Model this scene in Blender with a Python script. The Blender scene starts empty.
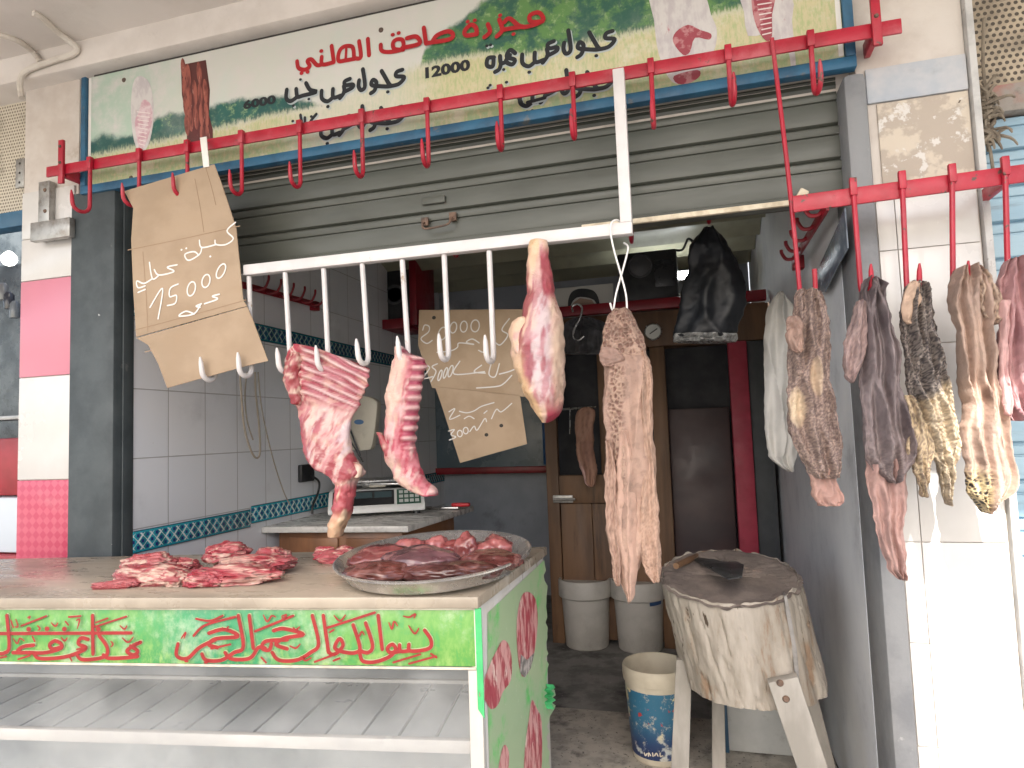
import bpy, bmesh, math, random
from mathutils import Vector, Matrix, noise
from mathutils.geometry import tessellate_polygon
rad = math.radians
SC = bpy.context.scene
COL = SC.collection
random.seed(7)

# ------------------------------------------------------------------ camera
H = 1.25                      # eye height above the shop floor
F = 659.6                     # focal length in pixels of a 1024 wide frame
YAW, PITCH, ROLL = rad(15.46), rad(4.14), rad(-2.07)
_r0 = Vector((math.cos(YAW), math.sin(YAW), 0))
FWD = Vector((-math.sin(YAW)*math.cos(PITCH), math.cos(YAW)*math.cos(PITCH), math.sin(PITCH)))
_u0 = _r0.cross(FWD)
RGT = _r0*math.cos(ROLL) + _u0*math.sin(ROLL)
UPV = RGT.cross(FWD)
EYE = Vector((0, 0, H))
cam = bpy.data.cameras.new("camera"); camo = bpy.data.objects.new("camera", cam); COL.objects.link(camo)
cam.sensor_width = 36; cam.lens = F/1024*36; cam.clip_start = 0.02; cam.clip_end = 1000
mw = Matrix.Identity(4)
for i in range(3):
    mw[i][0] = RGT[i]; mw[i][1] = UPV[i]; mw[i][2] = -FWD[i]; mw[i][3] = EYE[i]
camo.matrix_world = mw
SC.camera = camo

# ------------------------------------------------------------------ light
SUN_EL, SUN_AZ = 43.0, 0.0    # sun high behind the camera
sun_from = Vector((math.sin(rad(SUN_AZ))*math.cos(rad(SUN_EL)), -math.cos(rad(SUN_AZ))*math.cos(rad(SUN_EL)), math.sin(rad(SUN_EL))))
w = bpy.data.worlds.new("World"); SC.world = w; w.use_nodes = True
nt = w.node_tree; bg = nt.nodes["Background"]
sky = nt.nodes.new("ShaderNodeTexSky"); sky.sky_type = 'NISHITA'; sky.sun_disc = False
sky.sun_elevation = rad(SUN_EL); sky.sun_rotation = math.pi - rad(SUN_AZ)
sky.air_density = 1.0; sky.dust_density = 3.5; sky.ozone_density = 1.0
nt.links.new(sky.outputs[0], bg.inputs[0]); bg.inputs[1].default_value = 0.15
sl = bpy.data.lights.new("sun", 'SUN'); sl.energy = 4.0; sl.angle = rad(0.5); sl.color = (1, 0.97, 0.92)
so = bpy.data.objects.new("sun", sl); COL.objects.link(so)
so.rotation_euler = (-sun_from).to_track_quat('-Z', 'Y').to_euler(); so.location = sun_from*20
SC.view_settings.view_transform = 'Standard'; SC.view_settings.look = 'None'
SC.view_settings.exposure = 1.58; SC.view_settings.gamma = 1; SC.view_settings.use_curve_mapping = False
SC.render.engine = 'CYCLES'
SC.cycles.max_bounces = 10; SC.cycles.diffuse_bounces = 6; SC.cycles.use_denoising = True

# ------------------------------------------------------------------ picture ray -> point on a real plane
def ray(x, y):
    return RGT*((x-512)/F) - UPV*((y-384)/F) + FWD
def PY(x, y, Y):
    r = ray(x, y); return EYE + r*(Y/r.y)
def PX(x, y, X):
    r = ray(x, y); return EYE + r*(X/r.x)
def PZ(x, y, Z):
    r = ray(x, y); return EYE + r*((Z-H)/r.z)
def PP(x, y, P0, N):
    r = ray(x, y); return EYE + r*((P0-EYE).dot(N)/r.dot(N))

def catmull(pts, sub=5, closed=False):
    pts = [tuple(p) for p in pts]; n = len(pts)
    if n < 3 or sub < 2: return pts
    out = []; rng = n if closed else n-1
    for i in range(rng):
        if closed: a, b, c, d = pts[i-1], pts[i], pts[(i+1) % n], pts[(i+2) % n]
        else: a, b, c, d = pts[max(i-1, 0)], pts[i], pts[i+1], pts[min(i+2, n-1)]
        for k in range(sub):
            t = k/sub
            out.append(tuple(0.5*((2*q)+(-p+r)*t+(2*p-5*q+4*r-s)*t*t+(-p+3*q-3*r+s)*t**3) for p, q, r, s in zip(a, b, c, d)))
    if not closed: out.append(pts[-1])
    return out
def fbm(p, o=4): return noise.fractal(p, 1.0, 2.0, o)
def lerp(a, b, t): return a+(b-a)*t
def mix3(a, b, t):
    t = min(1, max(0, t)); return tuple(x+(y-x)*t for x, y in zip(a, b))
def sstep(a, b, x):
    t = min(1, max(0, (x-a)/(b-a))); return t*t*(3-2*t)

# ------------------------------------------------------------------ mesh builder
class MB:
    def __init__(s): s.v = []; s.f = []; s.mi = []; s.c = []
    def add(s, vs, fs, mi=0, cols=None):
        o = len(s.v); s.v += [Vector(p) for p in vs]
        s.f += [tuple(i+o for i in f) for f in fs]; s.mi += [mi]*len(fs)
        s.c += (cols if cols else [(1, 1, 1)]*len(vs)); return s
    def bm(s, b, mi=0, M=None):
        b.verts.index_update()
        return s.add([(M @ q.co if M else q.co.copy()) for q in b.verts], [[q.index for q in f.verts] for f in b.faces], mi)
    def box(s, x0, x1, y0, y1, z0, z1, bev=0, mi=0, M=None, seg=2):
        b = bmesh.new(); bmesh.ops.create_cube(b, size=1)
        for q in b.verts:
            q.co = Vector((lerp(x0, x1, q.co.x+.5), lerp(y0, y1, q.co.y+.5), lerp(z0, z1, q.co.z+.5)))
        if bev: bmesh.ops.bevel(b, geom=b.edges[:], offset=bev, segments=seg, affect='EDGES', profile=0.5)
        s.bm(b, mi, M); b.free(); return s
    def slab(s, pts, d, bev=0, mi=0):          # polygon pushed along d
        n = len(pts); pts = [Vector(p) for p in pts]; d = Vector(d)
        tri = tessellate_polygon([pts])
        b = bmesh.new(); A = [b.verts.new(p) for p in pts]; B = [b.verts.new(p+d) for p in pts]
        try: b.faces.new(A); b.faces.new(B[::-1])
        except Exception: pass
        for i in range(n): b.faces.new((A[i], B[i], B[(i+1) % n], A[(i+1) % n]))
        bmesh.ops.recalc_face_normals(b, faces=b.faces[:])
        if bev: bmesh.ops.bevel(b, geom=b.edges[:], offset=bev, segments=2, affect='EDGES', profile=0.5)
        bmesh.ops.triangulate(b, faces=[f for f in b.faces if len(f.verts) > 4])
        s.bm(b, mi); b.free(); return s
    def poly(s, pts, mi=0, cols=None):
        pts = [Vector(p) for p in pts]
        return s.add(pts, [tuple(t) for t in tessellate_polygon([pts])], mi, cols)
    def tube(s, path, r, n=8, mi=0, closed=False, caps=True):
        P = [Vector(p) for p in path]; m = len(P); R = r if isinstance(r, (list, tuple)) else [r]*m
        T = []
        for i in range(m):
            a = P[i-1] if (i or closed) else P[0]; b = P[(i+1) % m] if (i < m-1 or closed) else P[-1]
            T.append((b-a).normalized() if (b-a).length else Vector((0, 0, 1)))
        ref = Vector((1, 0, 0)) if abs(T[0].x) < .8 else Vector((0, 1, 0))
        vs = []; fs = []
        nrm = T[0].cross(ref).normalized()
        for i in range(m):
            nrm = (nrm - T[i]*nrm.dot(T[i])); nrm = nrm.normalized() if nrm.length > 1e-6 else T[i].orthogonal().normalized()
            bi = T[i].cross(nrm)
            for k in range(n):
                a = 2*math.pi*k/n; vs.append(P[i]+(nrm*math.cos(a)+bi*math.sin(a))*R[i])
        for i in range(m if closed else m-1):
            for k in range(n):
                j = (i+1) % m; fs.append((i*n+k, i*n+(k+1) % n, j*n+(k+1) % n, j*n+k))
        if caps and not closed:
            fs.append(tuple(range(n))[::-1]); fs.append(tuple((m-1)*n+k for k in range(n)))
        return s.add(vs, fs, mi)
    def loops(s, L, mi=0, cols=None, cap=True, closed=True):
        n = len(L[0]); m = len(L); vs = [p for l in L for p in l]; fs = []
        for i in range(m-1):
            for k in range(n if closed else n-1):
                fs.append((i*n+k, i*n+(k+1) % n, (i+1)*n+(k+1) % n, (i+1)*n+k))
        if cap: fs.append(tuple(range(n))[::-1]); fs.append(tuple((m-1)*n+k for k in range(n)))
        return s.add(vs, fs, mi, cols)
    def lathe(s, prof, c=(0, 0, 0), n=40, mi=0, M=None, jit=None):
        c = Vector(c); L = []
        for r, z in prof:
            l = []
            for k in range(n):
                a = 2*math.pi*k/n; p = Vector((r*math.cos(a), r*math.sin(a), z))
                if jit: p = jit(p, a)
                if M: p = M @ p
                l.append(p+c)
            L.append(l)
        return s.loops(L, mi)
    def build(s, name, mats, parent=None, loc=None, sharp=35, cols=False):
        me = bpy.data.meshes.new(name)
        off = Vector((0, 0, 0))
        if parent is not None:
            q = parent
            while q: off += q.location; q = q.parent
        elif loc is not None: off = Vector(loc)
        else:
            xs = [p.x for p in s.v]; ys = [p.y for p in s.v]; zs = [p.z for p in s.v]
            off = Vector(((min(xs)+max(xs))/2, (min(ys)+max(ys))/2, min(zs)))
        me.from_pydata([p-off for p in s.v], [], s.f); 
        for m in (mats if isinstance(mats, (list, tuple)) else [mats]): me.materials.append(m)
        me.polygons.foreach_set("material_index", s.mi)
        if cols:
            at = me.color_attributes.new("col", 'FLOAT_COLOR', 'POINT')
            at.data.foreach_set("color", [q for c in s.c for q in (c[0]*.80, c[1]*.755, c[2]*.74, 1.0)])
        me.validate()
        b = bmesh.new(); b.from_mesh(me); bmesh.ops.recalc_face_normals(b, faces=b.faces[:]); b.to_mesh(me); b.free()
        me.polygons.foreach_set("use_smooth", [True]*len(me.polygons))
        me.set_sharp_from_angle(angle=rad(sharp)); me.update()
        o = bpy.data.objects.new(name, me); COL.objects.link(o)
        if parent is not None: o.parent = parent
        else: o.location = off
        return o
def tag(o, label=None, cat=None, group=None, kind=None):
    for k, val in (("label", label), ("category", cat), ("group", group), ("kind", kind)):
        if val: o[k] = val
    return o
def thing(name, loc, label, cat, group=None):
    o = bpy.data.objects.new(name, None); COL.objects.link(o); o.location = loc; o.empty_display_size = .1
    return tag(o, label, cat, group)
def RM(c, axis, deg):
    c = Vector(c); return Matrix.Translation(c) @ Matrix.Rotation(rad(deg), 4, axis) @ Matrix.Translation(-c)

# ribbons of paint lying on a plane through P0 with normal N (N points to the viewer)
def ribbon(mb, pts, wd, N, taper=False, mi=0):
    pts = [Vector(p) for p in pts]; m = len(pts); N = Vector(N).normalized()
    L = []; Rr = []
    for i in range(m):
        t = (pts[min(i+1, m-1)]-pts[max(i-1, 0)])
        t = t.normalized() if t.length > 1e-9 else Vector((1, 0, 0))
        q = N.cross(t)
        wv = wd
        if taper: wv = wd*(0.45+0.55*math.sin(math.pi*min(1, (i+.6)/m)))
        L.append(pts[i]+q*wv/2); Rr.append(pts[i]-q*wv/2)
    cap0 = []; cap1 = []
    if not taper:
        for A, B, P, lst, sg in ((L[0], Rr[0], pts[0], cap0, -1), (L[-1], Rr[-1], pts[-1], cap1, 1)):
            ax = (A-P); tt = N.cross(ax).normalized()*ax.length*(1 if sg < 0 else -1)
            for k in range(1, 4):
                a = math.pi*k/4; lst.append(P+ax*math.cos(a)+tt*math.sin(a)*1.0)
    vs = L+Rr; fs = [(i, i+1, m+i+1, m+i) for i in range(m-1)]
    mb.add(vs, fs, mi)
    for A, B, c in ((L[0], Rr[0], cap0), (L[-1], Rr[-1], cap1)):
        if c: mb.add([A]+c+[B], [tuple(range(5))], mi)
def draw(mb, strokes, org, sc, P0, N, wpx, lift=.0015, taper=False, sub=6, xf=None, step=.0001, mi=0):
    """strokes: polylines read off an enlarged crop of the lettering"""
    N = Vector(N).normalized()
    for i, st in enumerate(strokes):
        wz = wpx
        if isinstance(st[0], (int, float)): wz = st[0]; st = st[1:]
        if len(st) == 1: st = [st[0], (st[0][0]+wz*.25, st[0][1]-.2)]; wz *= 1.3
        pts = catmull(st, sub)
        q = []
        for j, (x, y) in enumerate(pts):
            X, Y = org[0]+x/sc, org[1]+y/sc
            if xf: X, Y = xf(X, Y)
            q.append(PP(X, Y, P0, N)+N*(lift+(i+.9*j/len(pts))*step))
        X, Y = org[0]+pts[0][0]/sc, org[1]+pts[0][1]/sc
        dist = (q[0]-EYE).dot(FWD)
        ribbon(mb, q, wz/sc*dist/F, N, taper and len(st) > 2, mi)
def ell(cx, cy, rx, ry, tilt=0, n=10):
    o = []
    for k in range(n+1):
        a = 2*math.pi*k/n; x, y = rx*math.cos(a), ry*math.sin(a)
        o.append((cx+x*math.cos(tilt)-y*math.sin(tilt), cy+x*math.sin(tilt)+y*math.cos(tilt)))
    return o

# solids whose outline is given row by row (y, left x, right x) at a real distance Y
def loft(mb, rows, Y, depth, n=48, sub=6, fold=None, disp=None, colfn=None, power=1.0, dfn=None, mi=0, yfn=None, post=None, jit=0):
    R = catmull([tuple(r[:3]) for r in rows], sub); m = len(R)
    L = []; C = []
    for i, (y, xl, xr) in enumerate(R):
        v = i/(m-1); Yc = Y + (yfn(v) if yfn else 0)
        a = PY(xl, y, Yc); b = PY(xr, y, Yc); c = (a+b)/2; hw = max((b-a).length/2, .002); ux = (b-a).normalized() if (b-a).length > 1e-6 else Vector((1, 0, 0))
        dp = depth*(dfn(v) if dfn else 1); dp = min(dp, hw*1.3+.004)
        if i in (0, m-1): hw *= .5; dp *= .5
        if jit:
            for sg in (-1, 1):
                dx = jit*(noise.noise(Vector((c.z*13, sg*7+c.x*3, 1)))+.35*noise.noise(Vector((c.z*60, sg*5, 4))))
                c = c+ux*(dx*.5*sg); hw = max(hw+dx*.5, .002)
        l = []
        for k in range(n):
            t = 2*math.pi*k/n; cu, su = math.cos(t), math.sin(t)
            cu = math.copysign(abs(cu)**power, cu); su2 = math.copysign(abs(su)**power, su)
            p = c + ux*(hw*cu) + Vector((0, -1, 0))*(dp*su2)
            if fold:
                amp, kk, sd = fold
                ph = 2.2*noise.noise(Vector((v*2.3, sd, 0)))
                wv = 1.2-2.2*abs(math.sin(kk*.5*(cu+.12*noise.noise(Vector((p.x*6, p.z*3.0, sd))))*math.pi/2+ph*1.6+sd))**.7+.6*math.sin(kk*1.7*cu*math.pi/2-ph+sd*2)
                p.y -= amp*wv*(1-.25*abs(cu))*(1 if su >= 0 else .6)
            if disp:
                for da, ds in disp:
                    d = fbm(p*ds+Vector((7.1, 3.3, 1.7)), 3)*da
                    p += (ux*cu+Vector((0, -1, 0))*su)*d
            if post: p = post(p, cu, su, v)
            l.append(p)
            if colfn: C.append(colfn(cu, v, p, su))
        L.append(l)
    mb.loops(L, mi, C if colfn else None)
    return mb

# ------------------------------------------------------------------ materials
def _n(nt, t, **kw):
    n = nt.nodes.new(t)
    for k, v in kw.items(): setattr(n, k, v)
    return n
def _ramp(nt, stops, interp='LINEAR'):
    r = _n(nt, "ShaderNodeValToRGB"); r.color_ramp.interpolation = interp; e = r.color_ramp.elements
    while len(e) > 1: e.remove(e[-1])
    for i, (p, c) in enumerate(stops):
        q = e[0] if i == 0 else e.new(p)
        q.position = p; q.color = (c, c, c, 1) if isinstance(c, (int, float)) else (*c[:3], 1)
    return r
def mat(name, col, rough=.6, col2=None, ns=6, lo=.4, hi=.62, bump=0, bs=60, metal=0, spec=.5, dirt=None, ds=3, dlo=.55, dhi=.75,
        vcol=False, sss=0, stretch=(1, 1, 1), coat=0, rvar=.12, detail=6, dirt2=None, d2s=20, d2lo=.62, d2hi=.68, voro=0, vs=100, sheen=0, trl=0, fine=.0):
    m = bpy.data.materials.new(name); m.use_nodes = True; nt = m.node_tree; L = nt.links.new
    b = nt.nodes["Principled BSDF"]; tc = _n(nt, "ShaderNodeTexCoord"); mp = _n(nt, "ShaderNodeMapping")
    mp.inputs['Scale'].default_value = stretch; L(tc.outputs['Object'], mp.inputs[0]); co = mp.outputs[0]
    def nz(scale, det=detail, rgh=.6):
        q = _n(nt, "ShaderNodeTexNoise"); q.inputs['Scale'].default_value = scale; q.inputs['Detail'].default_value = det
        q.inputs['Roughness'].default_value = rgh; L(co, q.inputs['Vector']); return q.outputs[0]
    def mx(a, bb, f, mode='MIX'):
        q = _n(nt, "ShaderNodeMix", data_type='RGBA', blend_type=mode)
        for sk, val in ((0, f), (6, a), (7, bb)):
            if hasattr(val, 'links') or hasattr(val, 'is_linked'): L(val, q.inputs[sk])
            else: q.inputs[sk].default_value = (*val[:3], 1) if isinstance(val, (tuple, list)) else val
        return q.outputs[2]
    def rng(sock, a, c):
        q = _n(nt, "ShaderNodeMapRange"); q.interpolation_type = 'SMOOTHSTEP'; q.inputs[1].default_value = a; q.inputs[2].default_value = c
        L(sock, q.inputs[0]); return q.outputs[0]
    if vcol:
        at = _n(nt, "ShaderNodeVertexColor"); at.layer_name = "col"; c = at.outputs[0]
        if col2: c = mx(c, col2, rng(nz(ns), lo, hi))
    else:
        c = mx(col, col2, rng(nz(ns), lo, hi)) if col2 else None
    if c is None: c = mx(col, col, 0.0)
    if dirt: c = mx(c, dirt, rng(nz(ds, 8, .7), dlo, dhi))
    if dirt2: c = mx(c, dirt2, rng(nz(d2s, 5, .6), d2lo, d2hi))
    if fine:
        f = rng(nz(220, 2), .3, .7); g = _n(nt, "ShaderNodeMapRange"); L(f, g.inputs[0]); g.inputs[3].default_value = 1-fine; g.inputs[4].default_value = 1+fine
        vm = _n(nt, "ShaderNodeVectorMath", operation='SCALE'); L(c, vm.inputs[0]); L(g.outputs[0], vm.inputs[3]); c = vm.outputs[0]
    L(c, b.inputs['Base Color'])
    rr = _n(nt, "ShaderNodeMapRange"); L(nz(ns*2.3), rr.inputs[0]); rr.inputs[1].default_value = .3; rr.inputs[2].default_value = .7
    rr.inputs[3].default_value = max(.03, rough-rvar); rr.inputs[4].default_value = min(1, rough+rvar); L(rr.outputs[0], b.inputs['Roughness'])
    b.inputs['Metallic'].default_value = metal; b.inputs['Specular IOR Level'].default_value = spec
    if coat: b.inputs['Coat Weight'].default_value = coat; b.inputs['Coat Roughness'].default_value = .12
    if sss:
        b.inputs['Subsurface Weight'].default_value = sss; b.inputs['Subsurface Radius'].default_value = (.012, .004, .003); b.inputs['Subsurface Scale'].default_value = .6
    if sheen: b.inputs['Sheen Weight'].default_value = sheen
    hsock = None
    if bump:
        hsock = nz(bs, 8, .65)
        bn = _n(nt, "ShaderNodeBump"); bn.inputs['Strength'].default_value = min(1, bump); bn.inputs['Distance'].default_value = .004
        L(hsock, bn.inputs['Height']); last = bn.outputs[0]
        if voro:
            vv = _n(nt, "ShaderNodeTexVoronoi", feature='DISTANCE_TO_EDGE'); vv.inputs['Scale'].default_value = vs; L(co, vv.inputs['Vector'])
            b2 = _n(nt, "ShaderNodeBump"); b2.inputs['Strength'].default_value = voro; b2.inputs['Distance'].default_value = .003; b2.invert = True
            L(vv.outputs[0], b2.inputs['Height']); L(last, b2.inputs['Normal']); last = b2.outputs[0]
        L(last, b.inputs['Normal'])
    if trl:
        tr = _n(nt, "ShaderNodeBsdfTranslucent"); L(c, tr.inputs[0]); ms = _n(nt, "ShaderNodeMixShader"); ms.inputs[0].default_value = trl
        L(b.outputs[0], ms.inputs[1]); L(tr.outputs[0], ms.inputs[2]); L(ms.outputs[0], nt.nodes["Material Output"].inputs[0])
    return m
class NB:
    """tiny node expression helper for the few printed or tiled surfaces"""
    def __init__(s, name, rough=.5, spec=.5):
        s.m = bpy.data.materials.new(name); s.m.use_nodes = True; s.nt = s.m.node_tree; s.b = s.nt.nodes["Principled BSDF"]
        s.b.inputs['Roughness'].default_value = rough; s.b.inputs['Specular IOR Level'].default_value = spec
        tc = _n(s.nt, "ShaderNodeTexCoord"); s.co = tc.outputs['Object']
        sp = _n(s.nt, "ShaderNodeSeparateXYZ"); s.nt.links.new(s.co, sp.inputs[0]); s.x, s.y, s.z = sp.outputs
    def put(s, sock, v):
        if hasattr(v, 'is_linked'): s.nt.links.new(v, sock)
        elif isinstance(v, (tuple, list)): sock.default_value = (*v[:3], 1) if len(sock.default_value) == 4 else v
        else: sock.default_value = v
    def math(s, op, a, b=0, c=0):
        q = _n(s.nt, "ShaderNodeMath", operation=op)
        for i, v in enumerate((a, b, c)): s.put(q.inputs[i], v)
        return q.outputs[0]
    def rng(s, v, a, c, lo=0, hi=1, sm=True):
        q = _n(s.nt, "ShaderNodeMapRange"); q.interpolation_type = 'SMOOTHSTEP' if sm else 'LINEAR'
        for i, t in enumerate((v, a, c, lo, hi)): s.put(q.inputs[i], t)
        return q.outputs[0]
    def mix(s, a, b, f, mode='MIX'):
        q = _n(s.nt, "ShaderNodeMix", data_type='RGBA', blend_type=mode); s.put(q.inputs[0], f); s.put(q.inputs[6], a); s.put(q.inputs[7], b); return q.outputs[2]
    def noise(s, scale, det=5, rgh=.6, stretch=None):
        q = _n(s.nt, "ShaderNodeTexNoise"); q.inputs['Scale'].default_value = scale; q.inputs['Detail'].default_value = det; q.inputs['Roughness'].default_value = rgh
        v = s.co
        if stretch:
            mp = _n(s.nt, "ShaderNodeMapping"); mp.inputs['Scale'].default_value = stretch; s.nt.links.new(v, mp.inputs[0]); v = mp.outputs[0]
        s.nt.links.new(v, q.inputs['Vector']); return q.outputs[0]
    def curve(s, v, a, c, stops):           # height profile along v
        t = s.rng(v, a, c, 0, 1, False); r = _ramp(s.nt, stops); s.nt.links.new(t, r.inputs[0]); return r.outputs[0]
    def fin(s, col, bump=None, dist=.002, strength=.5, rough=None):
        s.nt.links.new(col, s.b.inputs['Base Color'])
        if bump is not None:
            bn = _n(s.nt, "ShaderNodeBump"); bn.inputs['Distance'].default_value = dist; bn.inputs['Strength'].default_value = strength
            s.nt.links.new(bump, bn.inputs['Height']); s.nt.links.new(bn.outputs[0], s.b.inputs['Normal'])
        if rough is not None: s.put(s.b.inputs['Roughness'], rough)
        return s.m
# ================================================================== SETTING
M_street = mat("street", (.46, .44, .405), .9, (.38, .365, .34), 3, bump=.4, bs=30, dirt=(.16, .145, .13), ds=.8)
M_floor = mat("floor cement", (.20, .195, .185), .7, (.12, .118, .115), 9, bump=.5, bs=50, dirt=(.05, .05, .05), ds=5, dlo=.5, dhi=.7, dirt2=(.3, .29, .27), d2s=45, d2lo=.64, d2hi=.7)
M_floor2 = mat("floor terrazzo", (.46, .43, .38), .75, (.34, .32, .285), 14, bump=.4, bs=90, dirt=(.12, .11, .1), ds=7, dlo=.52, dhi=.72, dirt2=(.1, .095, .09), d2s=75, d2lo=.62, d2hi=.66)
mb = MB(); mb.box(-150, 150, -150, 150, -.6, -.3); tag(mb.build("street", M_street), kind="structure")
mb = MB(); mb.box(-2.2, .7, 1.78, 5.2, -.29, 0, .01); tag(mb.build("shop_floor", M_floor), kind="structure")
mb = MB(); mb.box(-2.1, .42, 1.785, 3.0, .0, .006, .002); tag(mb.build("threshold_floor", M_floor2), kind="structure")
M_pave = mat("dark paving", (.19, .175, .155), .85, (.14, .13, .118), 6, bump=.4, bs=40, dirt=(.09, .085, .08), ds=1.5)
mb = MB(); mb.box(-14, 14, -3.4, 1.70, -.45, -.294); tag(mb.build("added_dark_paving", M_pave), kind="structure")  # unseen dark strip added to cut ground bounce on the shop front
mb = MB(); mb.box(.57, 4, 1.705, 2.6, -.3, -.16, .01); tag(mb.build("threshold_step", M_street), kind="structure")

M_plaster = mat("ceiling plaster", (.76, .715, .67), .9, (.68, .635, .59), 2.2, bump=.35, bs=22, dirt=(.42, .37, .32), ds=1.7, dlo=.58, dhi=.85, dirt2=(.3, .25, .2), d2s=16, d2lo=.72, d2hi=.78)
M_beam = mat("beam plaster", (.66, .61, .56), .9, (.58, .53, .48), 3, bump=.3, bs=30, dirt=(.33, .28, .23), ds=4, dlo=.6, dhi=.8)
M_pillar = mat("pillar plaster", (.60, .55, .50), .9, (.52, .46, .41), 5, bump=.5, bs=35, dirt=(.45, .38, .32), ds=6, dlo=.6, dhi=.72, dirt2=(.4, .22, .2), d2s=9, d2lo=.70, d2hi=.74)
M_peel = mat("peeled plaster", (.56, .49, .40), .9, (.42, .36, .30), 8, lo=.46, hi=.52, bump=.6, bs=40, dirt=(.62, .59, .55), ds=9, dlo=.56, dhi=.6, dirt2=(.55, .3, .3), d2s=11, d2lo=.68, d2hi=.74)
M_bluegrey = mat("blue grey plaster", (.38, .41, .45), .85, (.48, .48, .49), 7, bump=.3, bs=40, dirt=(.35, .36, .38), ds=12)
M_white_tile = mat("white glazed tile", (.62, .60, .575), .22, (.56, .54, .51), 2, bump=.08, bs=14, dirt=(.52, .47, .41), ds=5, dlo=.64, dhi=.85, spec=.5)
M_grout = mat("grout", (.42, .40, .37), .9)
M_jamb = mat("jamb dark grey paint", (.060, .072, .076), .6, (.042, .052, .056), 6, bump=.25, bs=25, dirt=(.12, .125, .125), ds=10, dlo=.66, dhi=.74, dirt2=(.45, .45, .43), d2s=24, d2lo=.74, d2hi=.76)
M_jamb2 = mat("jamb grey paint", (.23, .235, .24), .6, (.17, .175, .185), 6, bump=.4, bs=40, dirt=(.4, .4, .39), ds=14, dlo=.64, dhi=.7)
def tile_mat(name, org, tw, th, col, col2, grout, axis, gw=.0035, bond=True):
    q = NB(name, .25); u = q.y if axis == 'y' else q.x
    us = q.math('DIVIDE', q.math('SUBTRACT', u, org[0]), tw); vs_ = q.math('DIVIDE', q.math('SUBTRACT', q.z, org[1]), th)
    def edge(s, wd, size):
        f = q.math('FRACT', s); d = q.math('MINIMUM', f, q.math('SUBTRACT', 1, f)); return q.rng(d, wd/size*.25, wd/size*.8)
    g = q.math('MULTIPLY', edge(us, gw, tw), edge(vs_, gw, th))
    cid = q.math('ADD', q.math('FLOOR', us), q.math('MULTIPLY', q.math('FLOOR', vs_), 7.31))
    wn = _n(q.nt, "ShaderNodeTexWhiteNoise", noise_dimensions='1D'); q.nt.links.new(cid, wn.inputs['W'])
    c = q.mix(col, col2, q.math('MULTIPLY', wn.outputs[0], .8))
    c = q.mix(c, tuple(k*.72 for k in col), q.rng(q.noise(2.2, 7, .65), .56, .85))
    c = q.mix(c, (.42, .36, .3), q.math('MULTIPLY', q.rng(q.noise(26, 5, .7), .66, .76), .5))
    c = q.mix(grout, c, g)
    h = q.math('ADD', g, q.math('MULTIPLY', q.noise(9, 2), .22))
    return q.fin(c, h, .0016, .6, q.rng(g, 0, 1, .9, .2))
M_walltile = tile_mat("side wall tiles", (0, 0), .2, .256, (.86, .86, .875), (.81, .82, .845), (.40, .38, .37), 'y')

SB = thing("butcher_shop", (-.8, 1.9, 0), "butcher's shop front with open bay between a checked tile pillar and a white tile pillar", "building")
# left inner wall, its tile joints fall on the object's own origin grid
def wall_obj(name, mb, m, origin):
    o = mb.build(name, m, SB); off = Vector(origin)-SB.location
    for v_ in o.data.vertices: v_.co -= off
    o.location = off; return o
mb = MB(); mb.box(-2.15, -1.98, 1.95, 5.0, 0, 2.6); LW = wall_obj("side_wall", mb, M_walltile, (-1.98, 1.92, H-.048))
# patterned borders
def border_mat(name, deep, pale, line):
    q = NB(name, .25)
    a = q.math('MULTIPLY', q.y, 1/.043); b = q.math('MULTIPLY', q.z, 1/.043)
    def tri(s): return q.math('ABSOLUTE', q.math('SUBTRACT', q.math('FRACT', s), .5))
    s1 = tri(q.math('ADD', a, b)); s2 = tri(q.math('SUBTRACT', a, b))
    d = q.math('MINIMUM', s1, s2)
    wob = q.math('MULTIPLY', q.math('SINE', q.math('MULTIPLY', a, 6.283)), .05)
    ln = q.math('SUBTRACT', 1, q.rng(q.math('ADD', d, wob), .05, .1))
    star = q.rng(q.math('ADD', s1, s2), .62, .8)
    c = q.mix(deep, pale, q.rng(tri(q.math('MULTIPLY', a, .5)), .2, .3))
    c = q.mix(c, (.02, .03, .16), star); c = q.mix(c, line, ln)
    az = q.math('ABSOLUTE', q.z)
    c = q.mix(c, pale, q.rng(az, .030, .031)); c = q.mix(c, (.015, .06, .11), q.rng(az, .0365, .0372))
    c = q.mix(c, tuple(k*.6 for k in pale), q.math('MULTIPLY', q.rng(q.noise(12), .5, .8), .5))
    return q.fin(c)
M_border = border_mat("border tiles", (.02, .20, .24), (.03, .33, .40), (.66, .72, .70))
M_border2 = border_mat("border tiles upper", (.01, .10, .13), (.015, .17, .22), (.42, .5, .5))
for zc, mm, y0, y1 in ((H+.515, M_border2, 1.951, 4.999), (H-.349, M_border, 1.951, 2.60), (H-.335, M_border, 2.61, 4.999)):
    mb = MB(); mb.box(-1.9795, -1.974, y0, y1, zc-.04, zc+.04, .001); o = mb.build("tile_border", mm, SB)
    off = Vector((-1.975, 1.95, zc))-SB.location
    for v_ in o.data.vertices: v_.co -= off
    o.location = off; o.parent = LW; o.location = off-LW.location
M_rwall = mat("right wall paint", (.76, .78, .80), .5, (.68, .70, .73), 3, bump=.2, bs=25, dirt=(.3, .31, .33), ds=3, dlo=.55, dhi=.85)
M_pinktile = mat("pink tile", (.62, .10, .17), .25, (.72, .17, .25), 30, bump=.1, bs=40)
mb = MB(); mb.box(.426, .56, 2.065, 5.0, 0, 2.72); mb.build("side_wall", M_rwall, SB)
M_back = mat("back wall", (.42, .45, .50), .6, (.36, .39, .44), 3, bump=.2, bs=20, dirt=(.15, .16, .18), ds=2)
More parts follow.
